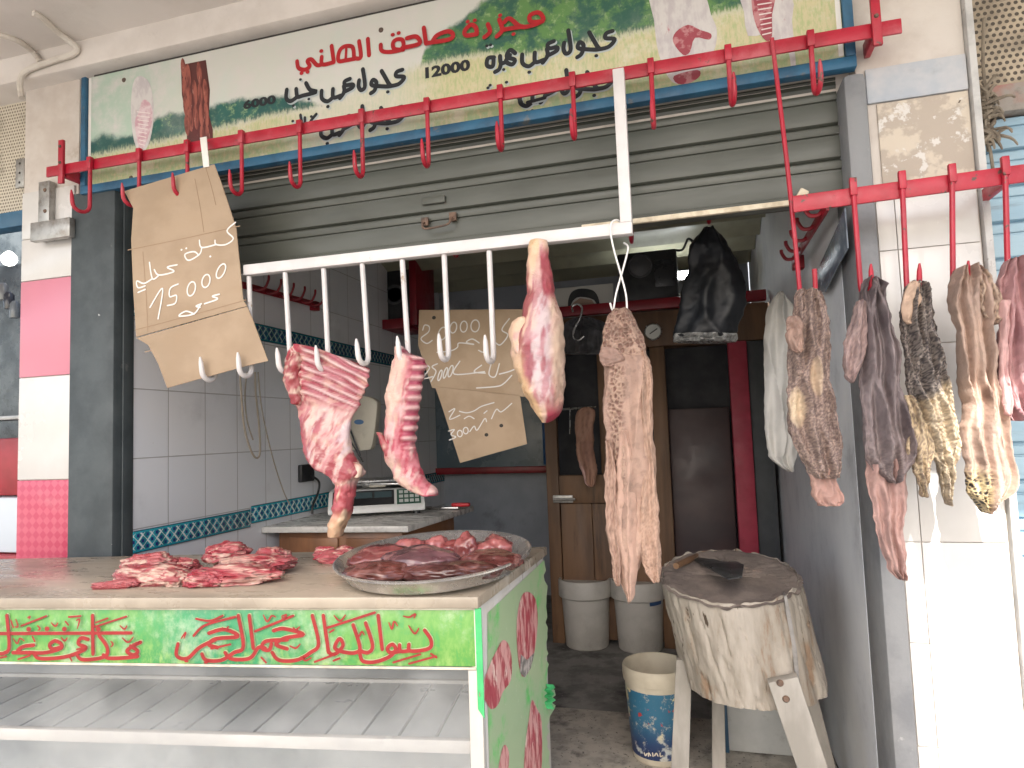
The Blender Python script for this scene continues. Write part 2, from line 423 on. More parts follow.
mb = MB(); mb.box(-2.15, .56, 5.0, 5.15, 0, 2.6); mb.build("back_wall", M_back, SB)
M_olive = mat("olive ceiling paint", (.36, .35, .25), .5, (.28, .275, .20), 3, bump=.15, bs=12)
mb = MB()
for k in range(9):        # shallow barrel ribs across the ceiling
    y0 = 2.05+k*.34
    prof = [(y0+.34*t/8, 2.36+.055*math.sin(math.pi*t/8)) for t in range(9)]
    mb.slab([(-1.98, y, z) for y, z in prof]+[(-1.98, y0+.339, 2.55), (-1.98, y0, 2.55)], (2.4, 0, 0))
mb.build("ceiling", M_olive, SB)
# beam and balcony slab
mb = MB(); mb.box(-7, 5, 1.84, 2.2, H+1.40, H+1.62, .012); mb.build("beam", M_beam, SB)
mb = MB(); mb.box(-7, 5, .12, 2.2, H+1.50, H+1.75, .02); mb.build("balcony_slab", M_plaster, SB)
mb = MB(); mb.box(-2.14, .46, 1.96, 2.04, H+.9, H+1.5); mb.build("lintel", M_beam, SB)
# checked pillar
M_ptile = NB("pink checked tile", .3)
_q = M_ptile; _a = _q.math('ADD', _q.math('MULTIPLY', _q.x, 1/.034), _q.math('MULTIPLY', _q.z, 1/.034)); _b = _q.math('SUBTRACT', _q.math('MULTIPLY', _q.x, 1/.034), _q.math('MULTIPLY', _q.z, 1/.034))
_ch = _q.math('MULTIPLY', _q.math('SINE', _q.math('MULTIPLY', _a, 3.1416)), _q.math('SINE', _q.math('MULTIPLY', _b, 3.1416)))
_c = _q.mix((.46, .05, .10), (.52, .09, .14), _q.rng(_ch, -.25, .25)); _c = _q.mix(_c, (.56, .20, .26), _q.rng(_q.z, H-.05, H+.25)); _c = _q.mix(_c, (.5, .2, .22), _q.math('MULTIPLY', _q.rng(_q.noise(7, 6, .7), .55, .8), .5))
M_ptile = _q.fin(_c)
mb = MB(); mb.box(-2.462, -2.192, 1.905, 2.2, -.3, H+1.5, .004); PL = mb.build("pillar", M_pillar, SB)
mb = MB()
zs = [(H-1.2, H-.855, 1), (H-.852, H-.485, 2), (H-.482, H-.116, 1), (H-.113, H+.268, 2), (H+.271, H+.637, 1), (H+.640, H+.80, 2), (H+.803, H+.985, 2)]
for a, b, k in zs: mb.box(-2.458, -2.204, 1.897, 1.9045, a, b, .0015, k-1)
o = mb.build("tile_facing", [M_ptile, M_white_tile], SB); o.parent = PL
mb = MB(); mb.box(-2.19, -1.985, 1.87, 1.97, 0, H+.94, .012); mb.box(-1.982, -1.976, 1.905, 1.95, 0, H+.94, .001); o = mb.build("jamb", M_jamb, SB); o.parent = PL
# white tile pillar
mb = MB(); mb.box(.462, .722, 1.905, 2.25, -.3, H+1.5, .004); PR = mb.build("pillar", M_pillar, SB)
mb = MB()
mb.box(.484, .719, 1.8955, 1.9045, H+.835, H+.93, .003, 1); mb.box(.506, .717, 1.898, 1.9045, H+.605, H+.832, .002, 0)
mb.build("bare_plaster", [M_peel, M_bluegrey], SB).parent = PR
mb = MB()
zt = H+.600; k = 0
while zt > -.25:
    zb = zt-(.165 if k == 0 else .25)
    mb.box(.486, .5285, 1.898, 1.9045, zb+.002, zt, .001); mb.box(.5305, .716, 1.898, 1.9045, zb+.002, zt, .001); zt = zb; k += 1
mb.build("tile_facing", M_white_tile, SB).parent = PR
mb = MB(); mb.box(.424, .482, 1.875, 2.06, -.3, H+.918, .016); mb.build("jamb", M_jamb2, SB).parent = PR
M_edge = mat("edge strip", (.52, .51, .49), .6, (.4, .39, .38), 12, bump=.4, bs=60, dirt=(.2, .17, .15), ds=18, dlo=.62, dhi=.7)
mb = MB(); mb.box(.7225, .74, 1.885, 1.99, -.3, H+1.5, .003); mb.build("edge_strip", M_edge, SB).parent = PR

# ------------------------------------------------------------------ roller shutters
def shutter_mat(name, c1, c2, dirt, rust):
    return mat(name, c1, .42, c2, 3, bump=.12, bs=14, dirt=dirt, ds=7, dlo=.56, dhi=.8, dirt2=rust, d2s=13, d2lo=.71, d2hi=.75, stretch=(.35, 1, 2.2))
M_shut = shutter_mat("grey green shutter", (.082, .086, .071), (.062, .066, .054), (.05, .05, .042), (.33, .36, .38))
M_steel = mat("worn steel", (.42, .41, .39), .4, (.3, .29, .27), 20, metal=.7, bump=.2, bs=80, dirt=(.2, .12, .08), ds=20)
M_rust = mat("rusty steel", (.19, .12, .085), .7, (.09, .07, .06), 18, metal=.3, bump=.5, bs=80)
M_cream = mat("cream edge", (.68, .60, .46), .7, (.5, .42, .3), 20, bump=.3, bs=60)
SH = thing("roller_shutter", (-.78, 1.97, H+.6), "raised grey-green steel roller shutter filling the top of the shop opening", "shutter")
def slats(mb, x0, x1, Y, z0, z1, pitch):
    prof = []
    z = z0
    while z < z1-.001:
        p = min(pitch, z1-z)
        for t, d in ((0, .006), (.02, -.001), (.05, -.0055), (.30, -.0085), (.62, -.0065), (.645, -.001), (.68, -.001), (.70, -.0075), (.80, -.0105), (.91, -.0095), (.95, -.004), (.985, .004)):
            prof.append((Y+d, z+p*t))
        z += p
    n = len(prof); nx = 2
    vs = [(x, y, zz) for x in (x0, x1) for y, zz in prof]
    fs = [(i, i+1, n+i+1, n+i) for i in range(n-1)]
    mb.add(vs, fs); vs2 = [(x, Y+.03, zz) for x in (x0, x1) for zz in (z0, z1)]; mb.add(vs2, [(0, 1, 3, 2)])
    return mb
slats(MB(), -1.976, .424, 1.965, H+.625, H+.955, .098).build("slat_curtain", M_shut, SH, sharp=25)
mb = MB(); mb.box(-1.97, .42, 1.945, 1.99, H+.598, H+.626, .003); mb.build("bottom_rail", M_shut, SH)
mb = MB(); mb.box(-.30, .415, 1.93, 1.944, H+.597, H+.612, .002); mb.box(.30, .325, 1.925, 1.943, H+.60, H+.64, .004, M=RM((.31, 1.93, H+.62), 'Y', 35)); mb.build("edge_trim", M_cream, SH)
a = PY(425, 226, 1.945); b = PY(453, 221, 1.945)
mb = MB()
mb.tube(catmull([a+Vector((0, 0, .012)), a+Vector((0, -.02, .0)), a+Vector((.012, -.026, -.018)), b+Vector((-.012, -.026, -.018)), b+Vector((0, -.02, 0)), b+Vector((0, 0, .012))], 4), .0035)
mb.box(a.x-.012, a.x+.012, 1.94, 1.951, a.z, a.z+.028, .002); mb.box(b.x-.012, b.x+.012, 1.94, 1.951, b.z, b.z+.028, .002)
mb.build("handle", M_rust, SH)
c = PY(435, 200, 1.95); mb = MB(); mb.box(c.x-.045, c.x+.035, 1.945, 1.955, c.z-.012, c.z+.012, .002); mb.build("lock_plate", M_shut, SH)
# next shop on the right
NR = thing("neighbouring_shutter", (1.4, 2.03, -.16), "weathered pale blue roller shutter of the closed shop beside the white tile pillar", "shutter")
M_blue_sh = shutter_mat("pale blue shutter", (.30, .43, .51), (.23, .36, .45), (.14, .17, .19), (.5, .22, .16))
slats(MB(), .742, 2.6, 2.03, H-1.35, H+.80, .098).build("slat_curtain", M_blue_sh, NR, sharp=25)
mb = MB(); mb.box(.742, 2.6, 1.99, 2.06, H+.80, H+.875, .004); mb.build("rusty_rail", mat("rusty rail", (.3, .27, .24), .8, (.36, .12, .09), 9, bump=.5, bs=50, dirt=(.1, .09, .08), ds=8), NR)
def perf_mat(name, base, hole, sc):
    q = NB(name, .7); u = q.math('MULTIPLY', q.x, sc); v = q.math('MULTIPLY', q.z, sc)
    sh = q.math('MULTIPLY', q.math('MODULO', q.math('FLOOR', v), 2), .5)
    fu = q.math('SUBTRACT', q.math('FRACT', q.math('ADD', u, sh)), .5); fv = q.math('SUBTRACT', q.math('FRACT', v), .5)
    d = q.math('SQRT', q.math('ADD', q.math('MULTIPLY', fu, fu), q.math('MULTIPLY', fv, fv)))
    k = q.rng(d, .26, .36); c = q.mix(base, tuple(t*.55 for t in base), q.rng(q.noise(6, 6, .7), .48, .7)); c = q.mix(hole, c, k); return q.fin(c, k, .002, .7)
M_perf = perf_mat("perforated sheet", (.46, .38, .28), (.08, .065, .05), 62)
mb = MB(); mb.box(.742, 2.6, 2.0, 2.02, H+.876, H+1.5, .002); mb.build("perforated_panel", M_perf, NR)
# next shop on the left: only a narrow slice of it shows
NL = thing("neighbouring_shopfront", (-3.3, 1.98, -.3), "narrow slice of the next shop's glass front left of the checked pillar", "shopfront")
M_bframe = mat("blue frame paint", (.05, .16, .27), .5, (.035, .11, .19), 8, bump=.2, bs=40)
M_ngl = mat("dim shop interior", (.06, .075, .085), .3, (.12, .14, .15), 9)
mb = MB(); mb.box(-4.6, -2.465, 1.96, 1.975, H+.945, H+1.5, .002); mb.build("perforated_panel", perf_mat("perforated panel pale", (.58, .52, .42), (.2, .17, .13), 75), NL)
mb = MB(); mb.box(-4.6, -2.465, 1.94, 2.0, H+.88, H+.943, .004); mb.build("window_frame", M_bframe, NL)
mb = MB(); mb.box(-6.5, -2.3, 2.9, 2.95, -.3, H+1.6); mb.build("back_panel", M_ngl, NL)
mb = MB(); mb.box(-4.6, -2.465, 2.5, 2.6, H+.15, H+.17, .002); mb.box(-4.6, -2.465, 2.5, 2.6, H-.0, H+.015, .002); mb.build("shelf", M_steel, NL)
mb = MB(); mb.box(-4.6, -2.465, 2.1, 2.3, H-.19, H+.05, .01); mb.build("red_panel", mat("dark red paint", (.30, .02, .03), .4, (.22, .015, .02), 5), NL)
mb = MB(); mb.box(-4.6, -2.465, 2.08, 2.3, H-.42, H-.195, .01); mb.build("white_panel", mat("greyed white", (.5, .55, .6), .4), NL)
mb = MB(); mb.box(-4.6, -2.465, 2.06, 2.3, H-.56, H-.425, .01); mb.build("red_panel", bpy.data.materials["dark red paint"], NL)
mb = MB(); mb.box(-4.6, -2.465, 2.04, 2.3, -.29, H-.565, .01); mb.build("wooden_base", mat("brown wood base", (.14, .08, .045), .6, (.09, .05, .03), 12), NL)
for k in range(3):
    c = PY(3+(k % 3)*6, 300+k*9, 2.45); mb = MB(); mb.lathe([(.0, 0), (.022, 0), (.024, .03), (.022, .07), (.012, .085), (.0, .085)], c, 12); mb.build("jar", mat("jar %d" % k, [(.2, .2, .2), (.05, .05, .06), (.15, .16, .17)][k % 3], .25), NL)
m_l = bpy.data.materials.new("lit lamp"); m_l.use_nodes = True; m_l.node_tree.nodes["Principled BSDF"].inputs['Emission Color'].default_value = (1, .95, .85, 1); m_l.node_tree.nodes["Principled BSDF"].inputs['Emission Strength'].default_value = 2.5
c = PY(9, 260, 2.35); mb = MB(); mb.lathe([(0, -.03), (.022, -.022), (.034, 0), (.03, .02), (.012, .04), (0, .045)], c, 20); mb.build("lamp", m_l, NL)
# unseen blocker added over the street to keep sun off the shop's left
AW = thing("added_sun_blocker", (-4, -6, H+6.5), "white cloth sheet added out of view above the street to shade the counter", "sun blocker")
mb = MB(); mb.loops([[Vector((lerp(-10, .52, i/30), lerp(-8.3, -4.9, k/8), H+6.5-.05*math.sin(math.pi*k/8)+.012*math.sin(i*1.1+k))) for i in range(31)] for k in range(9)], cap=False, closed=False)
mb.build("cloth", mat("sun blocker canvas", (.78, .75, .70), .9, trl=.3), AW)
for y_ in (-8.3, -4.9):
    mb = MB(); mb.tube([(-11, y_, H+6.5), (5, y_, H+6.5)], .008, 6); mb.build("rope", M_steel, AW)  # ropes added along with the blocker
# ================================================================== SIGNBOARD
YS = 1.872; NS = Vector((0, -1, 0))
def ppoly(mb, pts, P0, N, lift, mi=0, sub=1, closed=True):
    if sub > 1: pts = catmull(pts, sub, True)
    N = Vector(N).normalized(); mb.poly([PP(x, y, P0, N)+N*lift for x, y in pts], mi); return mb
SG = thing("signboard", (-.84, YS, H+.95), "long printed shop signboard with red and black Arabic lettering in a blue frame", "sign")
q = NB("printed landscape", .38)
sx0, sx1 = -1.29, 1.29
n1 = q.noise(9, 8, .7); n2 = q.noise(38, 6, .75); n3 = q.noise(70, 4, .7, (1.6, 1, .45))
top = q.curve(q.x, sx0, sx1, [(0, .40), (.03, .47), (.06, .40), (.10, .43), (.15, .52), (.25, .52), (.32, .50), (.37, .40), (.42, .15), (.50, .15), (.53, .62), (.58, .82), (.64, 1.0), (1, 1.0)])
bot = q.curve(q.x, sx0, sx1, [(0, .27), (.2, .30), (.30, .33), (.4, .34), (.52, .50), (.6, .50), (.66, .42), (.8, .44), (1, .48)])
zz = q.rng(q.z, 0, .425, 0, 1, False)
jit = q.math('MULTIPLY', q.math('SUBTRACT', n1, .5), .22); jit2 = q.math('MULTIPLY', q.math('SUBTRACT', n3, .5), .16)
skyc = q.mix((.55, .56, .51), (.38, .50, .41), q.rng(q.math('ABSOLUTE', q.math('ADD', q.x, 1.22)), .5, .05)); skyc = q.mix(skyc, (.58, .55, .53), q.rng(n1, .4, .7))
green = q.mix((.015, .10, .085), (.10, .22, .07), q.rng(q.x, -.3, .45)); green = q.mix(green, (.30, .42, .20), q.math('MULTIPLY', q.rng(n2, .50, .66), .85)); green = q.mix(green, (.012, .075, .07), q.math('MULTIPLY', q.rng(n1, .56, .44), .85))
tm = q.math('MULTIPLY', q.rng(q.math('SUBTRACT', q.math('ADD', top, jit), zz), -.02, .04), q.rng(q.math('SUBTRACT', zz, q.math('ADD', bot, jit2)), -.02, .03))
grass = q.mix((.52, .47, .28), (.36, .42, .20), q.rng(n3, .42, .66)); grass = q.mix(grass, (.30, .42, .22), q.math('MULTIPLY', q.rng(zz, .22, .0), q.rng(n2, .4, .6))); grass = q.mix(grass, (.60, .56, .42), q.rng(n1, .5, .7))
gm = q.rng(q.math('SUBTRACT', q.math('ADD', bot, jit2), zz), -.05, .05)
gm = q.math('MULTIPLY', gm, q.rng(q.math('ABSOLUTE', q.math('SUBTRACT', q.x, -.17)), .10, .35, .45, 1))
skyc = q.mix(skyc, (.50, .57, .52), q.rng(q.noise(4, 4), .52, .68, 0, .6)); c = q.mix(skyc, green, tm); c = q.mix(c, grass, gm)
c = q.mix(c, (.62, .60, .54), q.math('MULTIPLY', q.rng(q.noise(3, 8, .7), .52, .85), .35)); c = q.mix(c, (.32, .22, .12), q.rng(q.noise(24, 4, .6), .755, .775))
M_print = q.fin(c)
mb = MB(); mb.box(-2.112, .432, YS, YS+.016, H+.958, H+1.372, .001)
BD = mb.build("board", M_print, SG); off = Vector((-.84, YS, H+.955))-SG.location
for v_ in BD.data.vertices: v_.co -= off
BD.location = off
M_sframe = mat("sign frame blue", (.022, .115, .21), .5, (.018, .08, .15), 10, bump=.2, bs=40, dirt=(.14, .13, .11), ds=14, dlo=.6, dhi=.72)
mb = MB(); mb.box(-2.135, .458, YS-.012, YS+.022, H+.926, H+.957, .003); mb.box(-2.135, -2.113, YS-.012, YS+.022, H+.9575, H+1.372, .003); mb.box(.433, .458, YS-.012, YS+.022, H+.9575, H+1.372, .003)
mb.build("frame", M_sframe, SG)
M_cav = mat("dark gap and holes", (.05, .045, .04), .9)  # near-black colour for the gap's shade, shared with small holes
mb = MB(); mb.box(-2.12, .46, YS+.03, 1.95, H+1.372, H+1.41); mb.build("gap_shade_strip", M_cav, SG)  # dark strip standing in for the shade in the gap over the sign
mb = MB(); mb.box(-2.110, -2.098, YS-.001, YS-.0003, H+.965, H+1.37); mb.box(.418, .430, YS-.001, YS-.0003, H+.965, H+1.37); mb.build("white_margin", mat("white margin", (.70, .68, .64), .4), SG)
PS0 = Vector((0, YS, H))
M_red = mat("sign red", (.38, .007, .014), .4, (.33, .006, .012), 20)
M_ink = mat("sign black", (.008, .011, .016), .4)
M_shd = mat("sign lettering offset print", (.40, .45, .46), .4)
A = (240, 0); SA = 5.689; B = (400, 0); SBc = 4.267
redA = [[(728, 222), (735, 316)], [(678, 235), (688, 325), (655, 333)], [(655, 335), (600, 345), (562, 347), (564, 300), (590, 268), (640, 268), (650, 325)], [16, (606, 270), (602, 343)],
        [(522, 262), (535, 352)], [(535, 355), (470, 368), (466, 325)], [(470, 366), (440, 372), (408, 340), (385, 348), (398, 378), (370, 398), (335, 388), (326, 350)],
        [17, (462, 292)], [17, (350, 418)], [17, (384, 411)], [(930, 285), (880, 280), (872, 245), (895, 226), (925, 230), (932, 265), (920, 285), (850, 298), (808, 290), (802, 256)], [17, (868, 200)], [17, (902, 190)]]
redB = [[(12, 208), (85, 190), (72, 160), (32, 167)], [(104, 122), (114, 190)], [(114, 188), (212, 172), (228, 150), (205, 138), (160, 155), (140, 183)],
        [(328, 150), (285, 155), (279, 135), (305, 110), (326, 122), (330, 150)], [12, (290, 97)], [12, (320, 91)], [(377, 108), (386, 140), (362, 163)], [(426, 88), (438, 132), (415, 160)], [12, (428, 70)],
        [(610, 96), (562, 98), (556, 72), (588, 58), (608, 72), (606, 97), (525, 120), (470, 84), (447, 100)], [(525, 118), (445, 131)], [12, (485, 150)]]
mb = MB(); draw(mb, redA, A, SA, PS0, NS, 25, .0012); draw(mb, redB, B, SBc, PS0, NS, 19.5, .0052); mb.build("title_lettering", M_red, SG)
T = [[(925, 398), (893, 410), (890, 434), (935, 440), (905, 478), (852, 492)], [(806, 405), (843, 470), (852, 492), (770, 490)], [15, (840, 524)], [(775, 492), (748, 482), (757, 456), (777, 470), (768, 513), (745, 532)],
     [(700, 395), (712, 490), (690, 514), (676, 492), (679, 458)], [(627, 450), (597, 465), (602, 486), (642, 482), (640, 500), (592, 525)], [(592, 490), (594, 525), (570, 560)],
     [(575, 545), (533, 556), (530, 508)], [15, (500, 608)], [(532, 554), (500, 578), (468, 562), (466, 518)]]
JNB = [[(378, 475), (400, 512), (436, 525), (360, 546), (330, 552), (322, 508)], [(330, 552), (290, 578), (266, 560), (269, 512)], [12, (345, 455)], [12, (305, 604)], [12, (393, 566)]]
KZ = [[(435, 650), (400, 700), (440, 722), (378, 728), (370, 670)], [(345, 655), (350, 727), (292, 735)], [12, (300, 690)], [12, (405, 664)]]
HBR = [[(492, 228), (470, 214), (456, 243), (490, 256), (478, 276), (452, 262), (470, 236)], [(456, 264), (432, 270), (427, 240)], [(432, 270), (424, 296), (406, 308)], [(402, 246), (376, 250), (372, 280), (396, 284), (400, 246)], [10, (370, 197)], [10, (386, 193)], [10, (442, 298)]]
RQB = [[(480, 388), (458, 402), (400, 404)], [(462, 385), (500, 412), (520, 440)], [(545, 440), (620, 420)], [10, (385, 367)], [10, (376, 378)], [10, (455, 354)], [10, (565, 475)]]
xB = lambda dx, dy: (lambda X, Y: (615.6+(X-405.2)*1.12+dx, 37.5+(Y-75.6)*1.12+dy))
xA = lambda dx, dy: (lambda X, Y: (X+dx, Y+dy))
def inks(mb, lift, ox, oy):
    draw(mb, T, A, SA, PS0, NS, 25, lift, xf=xA(ox, oy)); draw(mb, JNB, A, SA, PS0, NS, 25, lift+.0016, xf=xA(ox, oy)); draw(mb, KZ, A, SA, PS0, NS, 18, lift, xf=xA(ox, oy))
    draw(mb, T, A, SA, PS0, NS, 25, lift+.0008, xf=xA(-.5+ox, 37+oy)); draw(mb, T, A, SA, PS0, NS, 25, lift, xf=xB(ox, oy)); draw(mb, HBR, B, SBc, PS0, NS, 19, lift, xf=xA(ox, oy))
    draw(mb, T, A, SA, PS0, NS, 25, lift+.0016, xf=xB(-2+ox, 40+oy)); draw(mb, RQB, B, SBc, PS0, NS, 15, lift+.003, xf=xA(ox, oy))
mb = MB(); inks(mb, .0012, 0, 0); INK = mb
mb = MB(); inks(mb, .0005, 1.2, 1.3); mb.build("lettering_shade", M_shd, SG)
def text_mesh(mb, body, p, size, ux, uz, bold=.05, lift=.0012, N=NS, font_sx=1):
    c = bpy.data.curves.new("t", 'FONT'); c.body = body; c.size = 1; c.offset = bold; c.resolution_u = 3
    o = bpy.data.objects.new("t", c); COL.objects.link(o); bpy.context.view_layer.update()
    dg = bpy.context.evaluated_depsgraph_get(); me = o.evaluated_get(dg).to_mesh()
    xs = [v_.co.x for v_ in me.vertices]; ys = [v_.co.y for v_ in me.vertices]; x0, y0, hh = min(xs), min(ys), max(ys)-min(ys)
    k = size/hh
    mb.add([Vector(p)+Vector(ux)*((v_.co.x-x0)*k*font_sx)+Vector(uz)*((v_.co.y-y0)*k)+Vector(N)*lift for v_ in me.vertices], [tuple(f.vertices) for f in me.polygons])
    o.to_mesh_clear(); bpy.data.objects.remove(o); bpy.data.curves.remove(c)
for body, a, b, h in (("6000", (243.5, 110), (276, 105), 11.5), ("12000", (425.5, 79), (470.5, 71), 13)):
    p0, p1 = PY(*a, YS), PY(*b, YS); sz = h*1.9/F*1.0
    t0 = len(INK.v); text_mesh(INK, body, p0, sz, (1, 0, 0), (0, 0, 1))
    wv = max(v_.x for v_ in INK.v[t0:])-p0.x; s_ = (p1.x-p0.x)/wv
    for v_ in INK.v[t0:]: v_.x = p0.x+(v_.x-p0.x)*s_
INK.build("price_lettering", M_ink, SG)
# printed pictures: sausages and three carcasses
M_saus = mat("printed sausages", (.08, .02, .018), .4, (.10, .02, .02), 8, dirt=(.60, .34, .26), ds=22, dlo=.60, dhi=.68, stretch=(1.6, 1, .35))
ppoly(MB(), [(181, 65), (206, 60), (210, 90), (209, 115), (213, 130), (213, 146), (187, 150), (187, 120), (182, 95)], PS0, NS, .0006).build("printed_sausages", M_saus, SG)
mb = MB(); kk_ = 0
for cx_, y0_, ln in ((183.5, 62, 21), (188.5, 68, 24), (194, 60, 26), (199.5, 66, 23), (204.5, 60, 25)):
    for r_ in range(5):
        y = y0_+r_*(ln-2)-4; x = cx_+r_*1.2*(1 if cx_ < 190 else .9)
        if y+ln > 150 or y < 58: continue
        ppoly(mb, [(x+2.5*math.cos(t)+.9*math.sin(t), y+ln/2+ln/2*math.sin(t)) for t in [2*math.pi*i/14 for i in range(14)]], PS0, NS, .0008+.00006*kk_); kk_ += 1
mb.build("printed_sausages", mat("printed sausage skins", (.30, .085, .06), .4, (.13, .03, .025), 30, dirt=(.58, .34, .27), ds=40, dlo=.6, dhi=.7, stretch=(2, 1, .5)), SG)
M_carc = mat("printed carcass", (.56, .535, .52), .4, (.46, .42, .43), 26, dirt=(.42, .20, .22), ds=22, dlo=.60, dhi=.68, stretch=(1.5, 1, .6))
M_carr = mat("printed red meat", (.30, .05, .07), .4, (.45, .20, .21), 26, lo=.5, hi=.6)
mb = MB()
ppoly(mb, [(133, 84), (140, 76), (150, 84), (154, 110), (152, 132), (147, 148), (140, 152), (134, 140), (131, 112)], PS0, NS, .0006, sub=3)
ppoly(mb, [(652, -8), (700, -8), (711, 15), (717, 32), (712, 55), (690, 80), (672, 82), (659, 55), (654, 20)], PS0, NS, .0006, sub=3)
ppoly(mb, [(743, -8), (790, -8), (792, 20), (794, 45), (796, 68), (791, 68), (787, 46), (770, 40), (764, 34), (748, 36), (744, 12)], PS0, NS, .0006, sub=2)
mb.build("printed_carcass", M_carc, SG)
mb = MB()
m2 = MB(); ppoly(m2, [(143, 100), (150, 103), (153, 115), (150, 132), (145, 146), (140, 150), (137, 138), (135, 122), (139, 112)], PS0, NS, .001, sub=3); m2.build("printed_meat", mat("printed pale ribs", (.50, .30, .34), .4, (.62, .50, .52), 30), SG)
ppoly(mb, [(676, 32), (688, 25), (700, 30), (711, 34), (709, 40), (695, 38), (690, 52), (683, 55), (673, 42)], PS0, NS, .001, sub=3)
ppoly(mb, [(674, 76), (697, 70), (700, 76), (690, 83), (678, 84)], PS0, NS, .001, sub=3)
ppoly(mb, [(754, -8), (775, -8), (772, 15), (772, 36), (766, 41), (757, 28), (752, 8)], PS0, NS, .001, sub=3)
mb.build("printed_meat", M_carr, SG)
mb = MB()
for k in range(9):
    y = 112+k*4; draw(mb, [[(137.5+.3*k, y), (150.5-.7*k, y+1.5)]], (0, 0), 1, PS0, NS, .9, .0016)
for k in range(8):
    y = -2+k*5; draw(mb, [[(757+.8*k, y+2), (771, y)]], (0, 0), 1, PS0, NS, 1.3, .0016)
mb.build("printed_ribs", mat("printed ribs", (.70, .62, .60), .4), SG)
mb = MB()
for x, y in ((381, 30), (131, 178), (415, 132), (124, 80)):
    p = PY(x, y, YS); mb.lathe([(0, -.004), (.007, -.003), (.009, 0), (0, 0)], p, 10, M=Matrix.Rotation(rad(90), 4, 'X').inverted())
mb.build("screw", M_rust, SG)

# ================================================================== HOOK RAILS
M_redp = mat("red rail paint", (.40, .010, .030), .4, (.33, .009, .024), 9, bump=.25, bs=45, dirt=(.44, .08, .10), ds=5, dlo=.5, dhi=.75, dirt2=(.10, .045, .035), d2s=30, d2lo=.63, d2hi=.67)
M_whitep = mat("white rail paint", (.64, .61, .595), .45, (.58, .55, .54), 8, bump=.3, bs=50, dirt=(.36, .27, .2), ds=24, dlo=.63, dhi=.70)
YR = 1.80
def jhook(stem, zb, r, tip, R=.0066, fwd=1, skew=0, bow=.0):
    """round bar from stem down to zb, a half turn towards the street and a tip going up"""
    st = Vector(stem); pts = [st, Vector((st.x, st.y, lerp(st.z, zb, .5))), Vector((st.x, st.y, zb+r))]
    for k in range(1, 9):
        a = math.pi*k/8; d = r*(1-math.cos(a))
        pts.append(Vector((st.x+skew*d, st.y-fwd*d, zb+r-r*math.sin(a))))
    e = pts[-1]; pts.append(e+Vector((0, -.002*fwd, tip*.6))); pts.append(e+Vector((0, -.004*fwd, tip)))
    n = len(pts); rr = [R]*(n-2)+[R*.85, R*.35]
    return pts, rr
HR = thing("hook_rail", (-.9, YR, H+1.03), "long red meat rail with a row of hooks across the printed signboard", "hook rail")
zr = H+.992
def railz(x, y): return PY(x, y, YR)
mb = MB(); a = railz(46, 172); b = railz(902, 25)
mb.slab([a+Vector((0, 0, -.019)), b+Vector((0, 0, -.019)), b+Vector((0, 0, .019)), a+Vector((0, 0, .019))], (0, .008, 0), .002); RAIL = mb.build("bar", M_redp, HR)
for x, y, t, bb in ((63, 172, -42, 16), (876, 30, -40, 14)):
    p = railz(x, y); mb = MB(); mb.box(p.x-.011, p.x+.011, YR-.012, YR-.0005, p.z-.045, p.z+.115, .002); mb.box(p.x-.008, p.x+.008, YR+.0085, 1.90, p.z-.02, p.z+.02, .003); BK = mb.build("bracket", M_redp, HR)
    for dz in (.09, .03):
        mb = MB(); mb.lathe([(0, -.005), (.004, -.0045), (.006, 0), (0, 0)], (p.x, YR-.0125, p.z+dz), 10, M=Matrix.Rotation(rad(-90), 4, 'X')); mb.build("bolt", M_rust, BK)
def bar_y(x): return 172-(x-46)*(147/856)
for x, yb, sk in ((92, 214, -.25), (141, 208, -.2), (189, 199, -.1), (243, 197, 0), (301, 190, .02), (363, 180, .05), (428, 170, .08), (501, 154, .05), (573, 143, .02), (651, 132, 0), (728, 110, .1), (810, 99, .12)):
    p = railz(x, bar_y(x)); e = railz(x+3, yb)
    pts, rr = jhook((p.x, YR-.007, p.z+.02), e.z, .028 if x > 60 else .03, .04, skew=sk)
    mb = MB(); mb.tube(pts, rr, 10); mb.box(p.x-.009, p.x+.009, YR-.016, YR-.0005, p.z-.021, p.z+.022, .002); mb.build("hook", M_redp, HR)
# long drop rod carrying the first tripe and tying the right-hand rail
p = railz(772, bar_y(772)); e = PY(800, 292, 1.78)
pts = [Vector((p.x, YR-.007, p.z+.02)), Vector((lerp(p.x, e.x, .5)+.004, YR-.01, lerp(p.z, e.z, .5))), e]
for k in range(1, 9):
    a = math.pi*k/8; pts.append(e+Vector((.018*(1-math.cos(a))*.8, -.022*(1-math.cos(a)), -.028*math.sin(a))))
pts.append(pts[-1]+Vector((0, -.004, .045)))
mb = MB(); mb.tube(catmull(pts[:3], 6)[:-1]+[tuple(q_) for q_ in pts[2:]], .0058, 10); mb.build("drop_rod", M_redp, HR)

